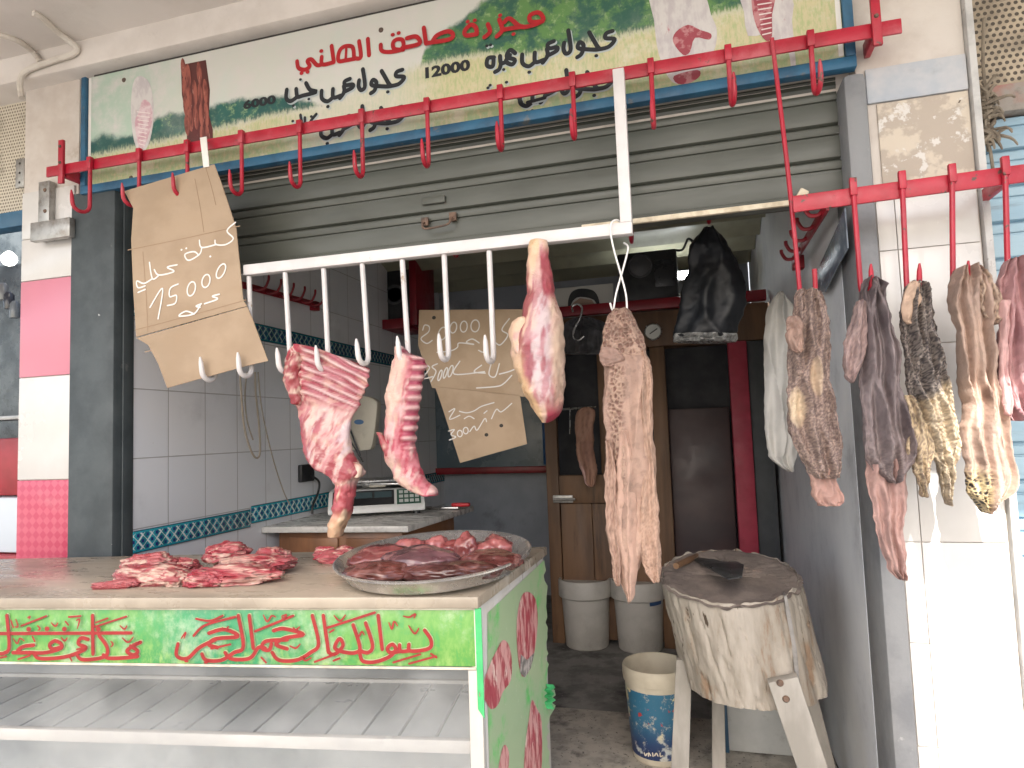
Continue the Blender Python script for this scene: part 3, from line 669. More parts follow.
WF = thing("white_hook_frame", (-.8, 1.765, H+.5), "white painted meat frame with long hooks hanging under the rolled shutter", "hook rail")
YW = 1.765
mb = MB(); a, b = PY(243, 270, YW), PY(632, 227, YW)
mb.slab([a+Vector((0, 0, -.0165)), b+Vector((0, 0, -.0165)), b+Vector((0, 0, .0165)), a+Vector((0, 0, .0165))], (0, .03, 0), .002); mb.build("crossbar", M_whitep, WF)
c, d = PY(618, 68, YW), PY(629.5, 229, YW); tx = Vector((.0155, 0, 0)); mb = MB()
d = Vector((b.x-.0155, YW, b.z+.0168))
mb.slab([c-tx, d-tx, d+tx, c+tx], (0, .03, 0), .002); mb.build("post", M_whitep, WF)
WH = []
for xt, yt, xb, yb in ((209, 279, 216, 382), (249, 273, 252, 378), (285, 269, 291, 374), (323.5, 265, 329, 372), (362, 260, 369, 366), (402, 256, 409, 364), (444, 251, 449, 362), (489, 247, 494, 364)):
    p = PY(xt, yt, YW+.015); e = PY(xb, yb, YW+.015)
    pts, rr = jhook((p.x, YW+.015, p.z-.012), e.z+.004, .027, .045, R=.0080)
    for i in range(len(pts)):
        t = (p.z-pts[i].z)/(p.z-e.z); pts[i].x += (e.x-p.x)*min(1, t)
    for i in range(3, len(pts)): pts[i].x -= .09*(YW+.015-pts[i].y)
    mb = MB(); mb.tube(pts, rr, 10); WH.append(pts[-1]); mb.build("hook", M_whitep, WF)

YQ = 1.74
RR = thing("hook_rail", (.6, YQ, H+.54), "short pink-red rail with long hooks before the white tile pillar", "hook rail")
a, b = PY(793, 204, YQ), PY(1060, 168, YQ)
mb = MB(); mb.slab([a+Vector((0, 0, -.021)), b+Vector((0, 0, -.021)), b+Vector((0, 0, .021)), a+Vector((0, 0, .021))], (0, .008, 0), .002); mb.build("bar", M_redp, RR)
mb = MB(); mb.box(b.x-.1, b.x-.085, YQ+.0085, 1.9, b.z-.015, b.z+.015, .002); mb.build("bracket", M_redp, RR)
QH = []
for xt, xb, yb in ((853, 861, 292), (902, 907, 292), (952, 953, 290), (1005, 1008, 284)):
    p = PY(xt, 195-(xt-795)*.137, YQ-.006); e = PY(xb, yb, YQ-.006)
    pts, rr = jhook((p.x, YQ-.006, p.z), e.z-.012, .026, .04, R=.0060)
    for i in range(len(pts)):
        pts[i].x += (e.x-p.x)*min(1, (p.z-pts[i].z)/(p.z-e.z))
    for i in range(3, len(pts)): pts[i].x += .22*(YQ-.006-pts[i].y)
    mb = MB(); mb.tube(pts, rr, 10); mb.box(p.x-.008, p.x+.008, YQ-.014, YQ-.0005, p.z-.022, p.z+.022, .002); QH.append(pts[8]); mb.build("hook", M_redp, RR)
# ================================================================== MEAT HELPERS
RED, PINK, FAT, MEMB = (.29, .024, .034), (.46, .13, .14), (.78, .64, .52), (.62, .47, .50)
def ridge(p, o=3): return 1-abs(noise.fractal(p, 1.0, 2.0, o))*2.2
def meatcol(p, seed=0, fat=.45, base=RED, sec=PINK, fatc=FAT, s=18, st=(1, 1, 1)):
    q_ = Vector((p.x*st[0], p.y*st[1], p.z*st[2]))+Vector((seed*3.1, seed*1.7, seed))
    c = mix3(base, sec, sstep(-.35, .4, fbm(q_*s)))
    r = ridge(q_*s*.8+Vector((5, 2, 9)))
    c = mix3(c, fatc, sstep(1-fat*.8, 1.15-fat*.25, r)*.8)
    return mix3(c, FAT, sstep(.22, .6, fbm(q_*s*.45+Vector((1, 8, 3))))*fat*1.2)
M_meat = mat("raw meat", (1, 1, 1), .38, vcol=True, bump=.7, bs=110, sss=.05, coat=.2, spec=.45, rvar=.18)
M_offal = mat("liver and offal", (1, 1, 1), .2, vcol=True, bump=.3, bs=90, coat=.5, sss=.08, rvar=.12)
M_tripe = mat("tripe", (1, 1, 1), .62, vcol=True, bump=.7, bs=170, sss=.04, spec=.35, rvar=.15)
def blob(mb, c, r, rot=0, seed=0, amp=.35, fs=3.0, colfn=None, sub=4, flat=None, tilt=0, rid=0):
    b = bmesh.new(); bmesh.ops.create_icosphere(b, subdivisions=sub, radius=1); c = Vector(c)
    R_ = Matrix.Rotation(rad(rot), 3, 'Z') @ Matrix.Rotation(rad(tilt), 3, 'X'); cols = []
    sv = Vector((seed*4.7, seed*2.3, seed*1.1))
    for v_ in b.verts:
        n = v_.co.normalized(); d = 1+amp*fbm(n*fs*.5+sv, 4)
        if rid: d += rid*(ridge(Vector((n.x*1.2, n.y*fs*1.6, n.z*fs*1.6))+sv, 2)-.5)
        p = c + R_ @ Vector((n.x*r[0]*d, n.y*r[1]*d, n.z*r[2]*d))
        if flat is not None and p.z < flat: p.z = flat+(p.z-flat)*.05
        v_.co = p
    for v_ in b.verts: cols.append(colfn(v_.co, v_.normal) if colfn else (1, 1, 1))
    b.verts.index_update(); mb.add([v_.co.copy() for v_ in b.verts], [[w_.index for w_ in f.verts] for f in b.faces], 0, cols); b.free()

# ================================================================== DISPLAY COUNTER
ZT = H-.358
FR, BR = PZ(478, 597, ZT), PZ(547, 546.5, ZT)
FL0, BL0 = PZ(0, 598, ZT), PZ(125, 556, ZT)
uf = (FL0-FR).normalized(); ub = (BL0-BR).normalized()
FL = FR+uf*((-2.42-FR.x)/uf.x); BL = BR+ub*((-2.42-BR.x)/ub.x)
M_marble = mat("beige marble", (.40, .34, .265), .3, (.29, .245, .19), 3.2, bump=.06, bs=30, dirt=(.46, .405, .33), ds=2.2, dlo=.5, dhi=.66, dirt2=(.30, .25, .20), d2s=14, d2lo=.66, d2hi=.78, stretch=(1, 2.6, 1))
M_marble_e = mat("marble edge", (.5, .43, .35), .55, (.50, .43, .36), 6, bump=.35, bs=70, dirt=(.36, .3, .25), ds=14, dlo=.62, dhi=.72)
DC = thing("display_counter", (-1.45, 1.6, -.3), "glass display counter with marble top and green banner of red Arabic calligraphy", "counter")
D3 = Vector((0, 0, -.026))
mb = MB(); mb.slab([FR, BR, BL, FL], D3, .004); TOP = mb.build("countertop", M_marble, DC)
Nf = Vector((uf.y, -uf.x, 0)).normalized(); Nf = Nf if Nf.y < 0 else -Nf
us = (BR-FR); us.z = 0; us.normalize(); Ns = Vector((us.y, -us.x, 0)); Ns = Ns if Ns.x > 0 else -Ns
ins = .014
P0f = FR-Nf*ins+D3; P0s = FR-Ns*.008+D3
def cpt(t, z, d=0):                    # along the front from the right corner, t metres, pushed inward by d
    return Vector((FR.x, FR.y, 0))+uf*t-Nf*(ins+d)+Vector((0, 0, z))
zt = ZT-.026
# banner
q = NB("green banner print", .32)
n1 = q.noise(7, 7, .7); n2 = q.noise(40, 5, .75, (1, 1, .5)); ux_ = q.rng(q.x, -1.4, .0, 0, 1, False)
c = q.mix((.125, .32, .06), (.02, .24, .11), q.curve(q.x, -1.45, 0, [(0, .2), (.42, .2), (.55, 1), (.66, .9), (.78, .15), (1, .05)]))
c = q.mix(c, (.30, .46, .14), q.math('MULTIPLY', q.rng(n2, .42, .7), q.rng(q.z, .07, .0, .3, .95))); c = q.mix(c, (.45, .52, .38), q.math('MULTIPLY', q.rng(n1, .48, .70), .8)); c = q.mix(c, (.04, .30, .10), q.math('MULTIPLY', q.rng(n2, .5, .34), .45))
M_ban = q.fin(c)
mb = MB(); zb0 = H-.512; zb1 = zt-.005
A0, A1 = cpt(.012, 0), cpt(1.9, 0)
mb.slab([A0+Vector((0, 0, zb0)), A1+Vector((0, 0, zb0-.004)), A1+Vector((0, 0, zb1)), A0+Vector((0, 0, zb1))], -Nf*.014, .002)
BAN = mb.build("banner", M_ban, DC); off = Vector((A0.x, A0.y, zb0))-DC.location
for v_ in BAN.data.vertices: v_.co -= off
BAN.location = off
M_trim = mat("worn cream trim", (.62, .57, .47), .6, (.46, .40, .32), 14, bump=.4, bs=60, dirt=(.25, .2, .16), ds=22, dlo=.6, dhi=.7)
mb = MB()
for z in (zb0-.006, zb1): mb.slab([A0+Vector((0, 0, z)), A1+Vector((0, 0, z)), A1+Vector((0, 0, z+.0055)), A0+Vector((0, 0, z+.0055))], Nf*.004, .001)
mb.build("trim_strip", M_trim, DC)
M_call = mat("calligraphy red", (.31, .016, .016), .4, (.26, .012, .012), 30)
M_call2 = mat("calligraphy edging", (.42, .52, .28), .4)
Dz, DS = (160, 600), 3.2
cD = [[(848, 95), (868, 125), (866, 150), (835, 160), (800, 160), (798, 140)], [(802, 160), (772, 162), (768, 142)], [(772, 162), (738, 166), (730, 152), (745, 140), (756, 156), (735, 180), (690, 196), (652, 194), (642, 172)],
      [(700, 48), (713, 156)], [(660, 72), (682, 142), (668, 166), (640, 160)], [(620, 78), (642, 150), (625, 167), (592, 165)], [(592, 165), (562, 152), (576, 122), (588, 142), (570, 166), (552, 172), (540, 160)],
      [(525, 48), (542, 166)], [(490, 48), (510, 138), (484, 166), (440, 190), (384, 190), (362, 166)], [(366, 96), (400, 90), (462, 108), (402, 120), (374, 140), (410, 154)], [(410, 125), (342, 130), (330, 152), (352, 158), (360, 138)],
      [(340, 152), (318, 150), (290, 184), (232, 186), (212, 166)], [(289, 48), (302, 152)], [(254, 48), (270, 146), (240, 166), (200, 190), (152, 190), (138, 170)], [(160, 104), (210, 92), (254, 114), (182, 122), (160, 140), (188, 150)],
      [(182, 124), (130, 150), (92, 184), (58, 176), (62, 138)], [8, (112, 112), (150, 78), (245, 52)], [8, (308, 98), (430, 48)], [8, (540, 86), (690, 38)], [7, (120, 58), (165, 64), (205, 48)]]
thinD = [[(335, 44), (348, 66), (362, 48), (376, 52)], [(560, 46), (580, 64), (598, 44)], [(735, 68), (745, 90), (752, 66), (764, 80)], [(780, 48), (800, 52), (820, 42), (815, 56)], [(798, 78), (818, 104), (832, 86)], [(632, 100), (640, 112), (650, 98), (658, 110)],
         [(430, 84), (440, 92), (452, 82)], [(205, 84), (216, 92), (226, 80)], [(455, 176), (470, 190), (490, 180)], [(560, 92), (548, 100)], [(750, 196), (836, 170)], [(800, 200), (886, 176)], [(500, 194), (560, 172)], [(330, 180), (345, 196)], [(170, 152), (232, 138)],
         [(870, 168), (888, 180)], [(395, 48), (410, 44), (400, 56), (395, 48)], [(88, 192), (96, 192)], [(150, 196), (158, 196)], [(420, 142), (440, 150), (455, 136)], [(75, 120), (90, 100), (84, 120)], [(560, 190), (580, 182)]]
Cz, CS = (0, 600), 4.267
cC = [[(604, 178), (572, 194), (546, 216), (574, 232), (592, 216), (562, 194)], [(592, 238), (540, 244), (470, 246), (446, 232)], [(428, 150), (462, 200), (450, 240), (360, 252), (334, 232)], [(400, 64), (402, 228)], [14, (0, 141), (565, 138)],
      [(382, 166), (352, 160), (340, 184), (372, 200), (352, 216), (300, 236), (240, 246), (172, 246), (150, 224)], [(268, 198), (230, 206), (218, 188), (240, 172), (266, 184), (264, 204), (200, 222), (130, 222), (62, 222)], [(150, 190), (106, 196), (82, 214), (100, 222)],
      [(36, 64), (46, 196), (24, 224), (0, 226)], [8, (98, 108), (205, 66)], [8, (410, 112), (545, 68)], [8, (300, 70), (350, 66)]]
thinC = [[(66, 158), (84, 182), (96, 160), (116, 172)], [(228, 92), (246, 108), (258, 92)], [(270, 154), (286, 170), (298, 156)], [(520, 104), (540, 120), (552, 104)], [(530, 156), (556, 176), (580, 152)], [(290, 88), (302, 102)], [(335, 84), (350, 80), (340, 120)], [(150, 152), (160, 172)], [(170, 104), (182, 118), (172, 126)],
         [(482, 170), (492, 184), (484, 196)], [(576, 186), (596, 176)], [(420, 92), (470, 74)], [(90, 248), (140, 232)], [(0, 244), (40, 236)], [(310, 240), (318, 254)], [(60, 84), (70, 112)], [(0, 96), (10, 112)], [(80, 76), (90, 108), (76, 110)], [(130, 72), (142, 66), (136, 78)], [(340, 206), (380, 196)]]
dotC = [[15, (134, 120)], [15, (212, 118)], [15, (286, 119)], [15, (430, 119)]]
mb = MB(); draw(mb, cD, Dz, DS, P0f, Nf, 15, .0006, sub=7); draw(mb, cC, Cz, CS, P0f, Nf, 19.5, .0006, sub=7); mb.build("calligraphy_edging", M_call2, BAN)
mb = MB(); draw(mb, cD, Dz, DS, P0f, Nf, 12, .004, sub=7); draw(mb, thinD, Dz, DS, P0f, Nf, 6.5, .007, taper=True); draw(mb, cC, Cz, CS, P0f, Nf, 16, .004, sub=7); draw(mb, thinC, Cz, CS, P0f, Nf, 8, .007, taper=True); draw(mb, dotC, Cz, CS, P0f, Nf, 12, .009)
mb.build("calligraphy", M_call, BAN)
# carcass of the case
M_case = mat("case sheet metal", (.38, .40, .40), .45, (.31, .33, .34), 4, bump=.15, bs=30, dirt=(.36, .36, .35), ds=6, dlo=.55, dhi=.8)
M_wpost = mat("peeling white wood", (.54, .52, .49), .75, (.5, .47, .42), 12, bump=.6, bs=60, dirt=(.28, .22, .17), ds=11, dlo=.56, dhi=.62, stretch=(1, 1, .3))
M_green = mat("green vinyl", (.05, .38, .13), .35, (.08, .48, .17), 6, bump=.2, bs=30)
def quadbox(mb, P, Q, z0, z1, inward, th, bev=.001): mb.slab([P+Vector((0, 0, z0)), Q+Vector((0, 0, z0)), Q+Vector((0, 0, z1)), P+Vector((0, 0, z1))], inward*th, bev)
mb = MB(); b0 = Vector((BR.x, BR.y, 0)); b1 = Vector((BL.x, BL.y, 0)); quadbox(mb, b0+ub*.03+Vector((0, -.03, 0)), b1+Vector((0, -.03, 0)), -.3, zt-.001, Vector((0, -1, 0)), .012); mb.build("back_panel", M_case, DC)
mb = MB(); mb.slab([cpt(.03, -.1, .02), cpt(1.9, -.1, .02), cpt(1.9, -.1, .45), cpt(.03, -.1, .45)], (0, 0, -.03)); mb.build("base_panel", M_case, DC)
# shelf with slats
zs0 = H-.688
mb = MB(); t = .035
while t < 1.88:
    mb.slab([cpt(t, zs0, .05), cpt(t+.082, zs0, .05), cpt(t+.082, zs0+.004, .36), cpt(t, zs0+.004, .36)], (0, 0, -.008), .0012); t += .089
SHF = mb.build("shelf", mat("white slatted shelf", (.37, .395, .41), .35, (.30, .325, .34), 3, bump=.1, bs=20, dirt=(.5, .5, .49), ds=8, dlo=.55, dhi=.8), DC)
mb = MB(); mb.slab([cpt(.03, zs0+.004, .03), cpt(1.89, zs0+.004, .03), cpt(1.89, zs0-.024, .03), cpt(.03, zs0-.024, .03)], -Nf*.018, .002); mb.slab([cpt(.03, zs0-.010, .36), cpt(1.89, zs0-.010, .36), cpt(1.89, zs0+.012, .36), cpt(.03, zs0+.012, .36)], -Nf*.015, .002)
mb.build("shelf_edge", M_white_tile, SHF)
mb = MB(); mb.slab([cpt(.03, zs0-.02, .045), cpt(1.89, zs0-.02, .045), cpt(1.89, zs0-.02, .35), cpt(.03, zs0-.02, .35)], (0, 0, -.004)); mb.build("shelf_tray", mat("dark under shelf", (.16, .17, .18), .6), SHF)
# posts
mb = MB(); mb.slab([cpt(.0, -.3, -.002), cpt(.030, -.3, -.002), cpt(.030, zb0-.007, -.002), cpt(.0, zb0-.007, -.002)], -Nf*.03, .002); mb.build("corner_post", M_wpost, DC)
mb = MB(); mb.slab([cpt(-.004, H-.62, -.0045), cpt(.010, H-.60, -.0045), cpt(.010, zt-.001, -.0045), cpt(-.004, zt-.001, -.0045)], -Nf*.004); mb.build("corner_strip", M_green, DC)
# glass
mg = bpy.data.materials.new("case glass"); mg.use_nodes = True; nt = mg.node_tree
nt.nodes.remove(nt.nodes["Principled BSDF"]); tr = _n(nt, "ShaderNodeBsdfTransparent"); gl = _n(nt, "ShaderNodeBsdfGlossy"); gl.inputs['Roughness'].default_value = .03; df = _n(nt, "ShaderNodeBsdfDiffuse"); df.inputs[0].default_value = (.55, .56, .55, 1)
fr = _n(nt, "ShaderNodeFresnel"); fr.inputs[0].default_value = 1.2; ms = _n(nt, "ShaderNodeMixShader"); ms2 = _n(nt, "ShaderNodeMixShader")
tc = _n(nt, "ShaderNodeTexCoord"); nn = _n(nt, "ShaderNodeTexNoise"); nn.inputs['Scale'].default_value = 4; nn.inputs['Detail'].default_value = 8; nt.links.new(tc.outputs['Object'], nn.inputs[0]); mr = _n(nt, "ShaderNodeMapRange"); mr.inputs[1].default_value = .42; mr.inputs[2].default_value = .75; mr.inputs[3].default_value = .06; mr.inputs[4].default_value = .30  # diffuse dirt film, thickened to stand in for reflections
L_ = nt.links.new; L_(nn.outputs[0], mr.inputs[0]); L_(fr.outputs[0], ms.inputs[0]); L_(tr.outputs[0], ms.inputs[1]); L_(gl.outputs[0], ms.inputs[2]); L_(mr.outputs[0], ms2.inputs[0]); L_(ms.outputs[0], ms2.inputs[1]); L_(df.outputs[0], ms2.inputs[2]); L_(ms2.outputs[0], nt.nodes["Material Output"].inputs[0])
mb = MB(); mb.slab([cpt(.031, -.28, .008), cpt(1.89, -.28, .008), cpt(1.89, zb0-.008, .008), cpt(.031, zb0-.008, .008)], -Nf*.004); mb.build("glass_pane", mg, DC)
# right side with its torn printed vinyl
def spt(t, z, d=0): return Vector((FR.x, FR.y, 0))+us*t-Ns*(.008+d)+Vector((0, 0, z))
Ls = (Vector((BR.x, BR.y, 0))-Vector((FR.x, FR.y, 0))).length
mb = MB(); mb.slab([spt(.012, -.3), spt(Ls-.02, -.3), spt(Ls-.02, zt-.0005), spt(.012, zt-.0005)], -Ns*.016, .001); SP = mb.build("side_panel", M_wpost, DC)
random.seed(3); edge = []
for k in range(46):
    y = 560+k*5.2; x = 545+3.5*(k/46)+random.uniform(-2, 2)+(7 if 24 < k < 31 else 0)*random.random()
    edge.append((x, y))
pts = [(487, 613)]+edge+[(490, 800), (487, 700)]
q = NB("green side print", .35); n1 = q.noise(8, 6, .7); n2 = q.noise(30, 4, .7)
c = q.mix((.40, .50, .32), (.17, .43, .05), q.curve(q.z, -.55, .56, [(0, .9), (.45, .95), (.7, .6), (.9, .55), (1, .1)])); c = q.mix(c, (.10, .55, .12), q.rng(n1, .5, .72)); c = q.mix(c, (.70, .76, .62), q.rng(n2, .62, .8))
VY = MB(); ppoly(VY, pts, P0s, Ns, .0012); vo = VY.build("printed_vinyl", q.fin(c), SP)
M_mp = mat("printed joint of meat", (.40, .06, .08), .4, (.66, .34, .32), 26, lo=.42, hi=.56, dirt=(.78, .62, .54), ds=24, dlo=.56, dhi=.64, stretch=(1.3, 1.3, .45))
for k, pp in enumerate(([(521, 596), (528, 592), (535, 600), (537, 622), (534, 650), (528, 672), (521, 676), (517, 655), (516, 620)], [(502, 640), (508, 645), (511, 660), (510, 680), (502, 692), (497, 705), (490, 709), (484, 700), (478, 695), (484, 678), (490, 662), (496, 650)],
            [(531, 700), (536, 708), (541, 722), (541, 768), (538, 800), (524, 800), (524, 750), (528, 720)], [(503, 745), (508, 752), (507, 772), (502, 790), (496, 790), (498, 765)])):
    mb = MB(); ppoly(mb, pp, P0s, Ns, .0022, sub=3); mb.build("printed_meat", M_mp, vo)
mb = MB(); ppoly(mb, [(520, 654), (526, 660), (534, 652), (530, 668), (524, 678), (519, 672)], P0s, Ns, .0026); mb.build("printed_bone", mat("printed bone ends", (.18, .17, .16), .4, (.5, .45, .42), 40), vo)
mb = MB()                # loose curled tongue of vinyl
L = []
for k in range(8):
    t = k/7; L.append([PP(545+t*5+2*math.sin(9*j), 684+j*3.1, P0s, Ns)+Ns*(.002+.014*math.sin(t*2.6)+.003*math.sin(j*1.7)) for j in range(9)])
mb.loops(L, cap=False, closed=False); mb.build("torn_edge", M_green, vo)

# ------------------------------------------------------------------ tray and what lies on the counter
M_tray = mat("tin tray", (.66, .64, .62), .25, (.54, .52, .50), 8, metal=.8, bump=.06, bs=40, dirt=(.55, .52, .48), ds=5, dlo=.5, dhi=.9)
TC = Vector((-.663, 1.60, ZT+.001)); TR = Matrix.Rotation(rad(3.2), 4, 'X') @ Matrix.Diagonal((1, 1.10, 1, 1))
mb = MB()
prof = [(0, .004), (.195, .004), (.21, .008), (.232, .034), (.243, .040), (.247, .038), (.246, .034), (.238, .031), (.216, .002), (.2, 0), (0, 0)]
mb.lathe(prof, TC+Vector((0, 0, .018)), 72, M=TR)
tag(mb.build("serving_tray", M_tray), "round tin tray with raised rim at the right end of the marble counter", "tray")
def livercol(seed, dark):
    def f(p, n):
        k = fbm(p*16+Vector((seed, seed*2, 0)), 4); c = mix3(dark, tuple(min(1, t*1.7+.01) for t in dark), sstep(-.2, .5, k))
        return mix3(c, (.46, .24, .22), sstep(.80, 1.0, ridge(p*11+Vector((seed*5, 3, seed)), 2))*.45)
    return f
LV = (.10, .026, .020); LV2 = (.14, .034, .034); LG = (.30, .085, .08)
zz0 = ZT+.035
tp = lambda x, y, dz=.045: (lambda p: Vector((p.x, p.y, ZT+dz)))(PZ(x, y, ZT+dz))
liv = [("liver", tp(376, 573), (.105, .075, .026), 14, 1, LV, "dark brown liver lobe with pale streaks at the front left of the tin tray"),
       ("liver", tp(448, 573), (.125, .062, .026), 16, 2, (.07, .02, .018), "near-black glistening liver lobe at the front middle of the tin tray"),
       ("liver", tp(415, 561, .06), (.105, .075, .034), 8, 3, (.11, .05, .06), "bluish purple liver mound in the middle of the tin tray"),
       ("liver", tp(374, 559, .055), (.09, .075, .038), 28, 4, LV2, "purple-red liver flap rising at the left rear of the tin tray"),
       ("liver", tp(491, 563, .05), (.09, .07, .030), 20, 5, (.10, .028, .026), "brown-red liver lobe lying against the right rim of the tin tray"),
       ("lung_piece", tp(405, 549, .06), (.05, .045, .034), 0, 6, (.28, .09, .09), "small pink offal piece at the back of the tin tray, next to the purple flap"),
       ("lung_piece", tp(431, 547, .06), (.045, .045, .036), 20, 7, (.34, .12, .12), "pale pink offal piece at the middle back of the tin tray"),
       ("lung_piece", tp(466, 549, .065), (.036, .045, .046), 40, 8, (.24, .07, .07), "upright dark pink offal lump at the back right of the tin tray"),
       ("lung_piece", tp(448, 551, .05), (.04, .05, .034), 70, 10, (.26, .065, .065), "little red offal lump between two taller lumps of the tin tray"),
       ("lung_piece", tp(494, 549, .06), (.055, .055, .038), 10, 9, (.28, .09, .09), "frilly pink offal lump next to the right rim at the back of the tin tray")]
for nm, c, r, rot, sd, colr, lab in liv:
    r = tuple(k_*(.90 if nm == 'liver' else .82) for k_ in r); c = TC.lerp(c, .93)+Vector((0, .022, (c.z-TC.z)*.02)); mb = MB(); blob(mb, c, r, rot, sd, .17 if nm == "liver" else .30, 2.4, livercol(sd, colr), 5 if nm == "liver" else 4, ZT+.026, rid=.015 if nm == "liver" else .08)
    tag(mb.build(nm, M_offal, sharp=180, cols=True), lab, "liver" if nm == "liver" else "offal", "liver and offal on the tray")
# meat on the marble
def heap(name, parts, lab, seed, fat=.5, base=RED, cat="meat"):
    mb = MB()
    for i, (c, r, rot, tilt) in enumerate(parts):
        st = (.35, 1.5, 1.5)
        ca, sa = math.cos(rad(-rot)), math.sin(rad(-rot))
        f = lambda p, n, i=i: meatcol(Vector((p.x*ca-p.y*sa, p.x*sa+p.y*ca, p.z)), seed+i, fat, base, st=(.5, 1.6, 1.8), s=22)
        blob(mb, c, r, rot, seed+i*1.3, .26, 3.0, f, 5, ZT+.0005, tilt, rid=.14)
    return tag(mb.build(name, M_meat, sharp=180, cols=True), lab, cat)
def on(x, y, dz=0): p = PZ(x, y, ZT); return Vector((p.x, p.y, ZT+dz))
heap("meat_cut", [(on(152, 583, .018), (.10, .05, .028), 6, 0), (on(150, 576, .036), (.075, .045, .026), 20, 0), (on(172, 584, .015), (.07, .04, .024), -15, 0), (on(118, 588, .008), (.06, .018, .012), 22, 0), (on(186, 574, .02), (.04, .03, .022), 0, 0)], "pink folded meat cut with a bony shank end, leftmost on the marble", 11, .60, (.36, .06, .07))
heap("meat_cut", [(on(235, 582, .018), (.115, .055, .026), 8, 0), (on(258, 574, .030), (.10, .06, .022), 14, 0), (on(226, 570, .045), (.06, .05, .030), 30, 0), (on(206, 585, .015), (.06, .04, .022), 0, 0), (on(272, 568, .030), (.055, .045, .026), -20, 0)], "larger red meat cut with white membrane edge lying on the marble, nearest the tray", 23, .40, (.36, .03, .05))
heap("meat_trimming", [(on(333, 562, .012), (.05, .035, .020), 10, 0), (on(325, 560, .022), (.03, .03, .018), 40, 0), (on(345, 559, .02), (.03, .028, .018), 0, 0)], "small heap of bright pink trimmings lying behind the left rim of the tray", 37, .5, (.52, .07, .10), "meat")
# ================================================================== HANGING MEAT
YM = 1.725
def add_loft(rows, Y, depth, colfn, **k):
    mb = MB(); loft(mb, rows, Y, depth, colfn=colfn, **k); return mb
def fin_meat(mb, name, m, lab, cat, grp=None): return tag(mb.build(name, m, sharp=180, cols=True), lab, cat, grp)

# rack of ribs with shoulder and shank
def pxof(p):
    d = p-EYE; k = d.dot(FWD); return 512+F*d.dot(RGT)/k, 384-F*d.dot(UPV)/k
def ribw(p):                      # rib wave across the rib cage, 0 in the gap and 1 on a bone
    x, y = pxof(p); t = (y-346)-(x-300)*.34-((x-300)/70)**2*10+3.2*noise.noise(Vector((x*.03, y*.05, 2)))
    inr = sstep(404+(x-300)*.25, 388+(x-300)*.25, y)*sstep(296, 306, x)
    return (math.sin(t/8.6*2*math.pi)*.5+.5)*inr, inr
def rib_post(p, cu, su, v):
    r, inr = ribw(p)
    if su > -.2: p.y -= .012*(r-.4*inr)
    return p
def strip_noise(p, ang, s1, s2, sd=0):            # muscle grain running along a slanted axis
    ca, sa = math.cos(ang), math.sin(ang); u = p.x*ca+p.z*sa; w_ = -p.x*sa+p.z*ca
    return fbm(Vector((u*s1+sd, w_*s2, p.y*8+sd)), 4)
def rib_col(cu, v, p, su):
    r, inr = ribw(p); x, y = pxof(p)
    g = strip_noise(p, 1.15, 8, 30, 2); g2 = strip_noise(p, 1.3, 14, 60, 7)
    c = mix3((.66, .40, .38), (.74, .55, .50), sstep(-.2, .3, g2))
    c = mix3(c, (.36, .035, .06), sstep(.05, .32, g)*.9); c = mix3(c, (.50, .13, .17), sstep(.0, .4, strip_noise(p, .9, 20, 50, 11))*.6)
    c = mix3(c, (.70, .60, .64), sstep(.1, .4, strip_noise(p, 1.2, 7, 22, 5))*sstep(405, 425, y)*sstep(475, 445, y)*.8)
    c = mix3(c, (.40, .04, .07), sstep(-.55, -.85, cu)*sstep(395, 410, y)*sstep(490, 470, y)*.85)
    rc = mix3((.36, .06, .09), (.70, .50, .50), sstep(.25, .75, r)); rc = mix3(rc, (.52, .20, .24), sstep(-.1, .4, strip_noise(p, -.35, 10, 50, 3))*.7)
    c = mix3(c, rc, inr)
    sp = sstep(309, 298, x+(y-380)*-.08)*sstep(412, 392, y)
    c = mix3(c, mix3((.44, .04, .07), (.74, .54, .48), sstep(.45, .85, ridge(p*38, 2))), sp)
    c = mix3(c, (.78, .60, .46), sstep(.25, .5, fbm(p*26))*.35)
    c = mix3(c, mix3((.48, .10, .12), (.76, .58, .44), sstep(-.1, .2, g)), sstep(478, 490, y)); return mix3(c, (.80, .60, .38), sstep(508, 524, y)*.8)
mb = MB()
loft(mb, [(344, 292, 299), (348, 290, 316), (353, 288, 331), (360, 286, 350), (368, 285, 368), (376, 285, 369), (385, 288, 367), (394, 291, 363), (405, 296, 359), (418, 299, 353), (432, 302, 350), (446, 304, 350), (455, 306, 352), (463, 310, 358), (469, 318, 362), (475, 330, 361), (481, 336, 355), (490, 338, 354), (500, 337, 352), (511, 335, 350), (521, 332, 346), (530, 330, 343), (537, 330, 341)],
     YM+.034, .030, n=110, sub=8, disp=((.007, 18), (.003, 60)), colfn=rib_col, post=rib_post, power=.8, jit=.004, dfn=lambda v: .55+.9*sstep(.35, .6, v))
loft(mb, [(462, 352, 357), (466, 354, 362), (472, 356, 362), (478, 355, 360)], YM+.022, .012, n=24, disp=((.003, 40),), colfn=lambda cu, v, p, su: meatcol(p, 8, .8))
loft(mb, [(352, 291, 301), (365, 286, 301), (380, 284, 299), (395, 290, 301), (405, 293, 301)], YM+.018, .016, n=30, disp=((.007, 50), (.003, 110)), colfn=lambda cu, v, p, su: meatcol(p, 8, .62, s=40))
fin_meat(mb, "rib_rack", M_meat, "raw rib rack with shoulder and long shank hanging from a white hook", "meat")
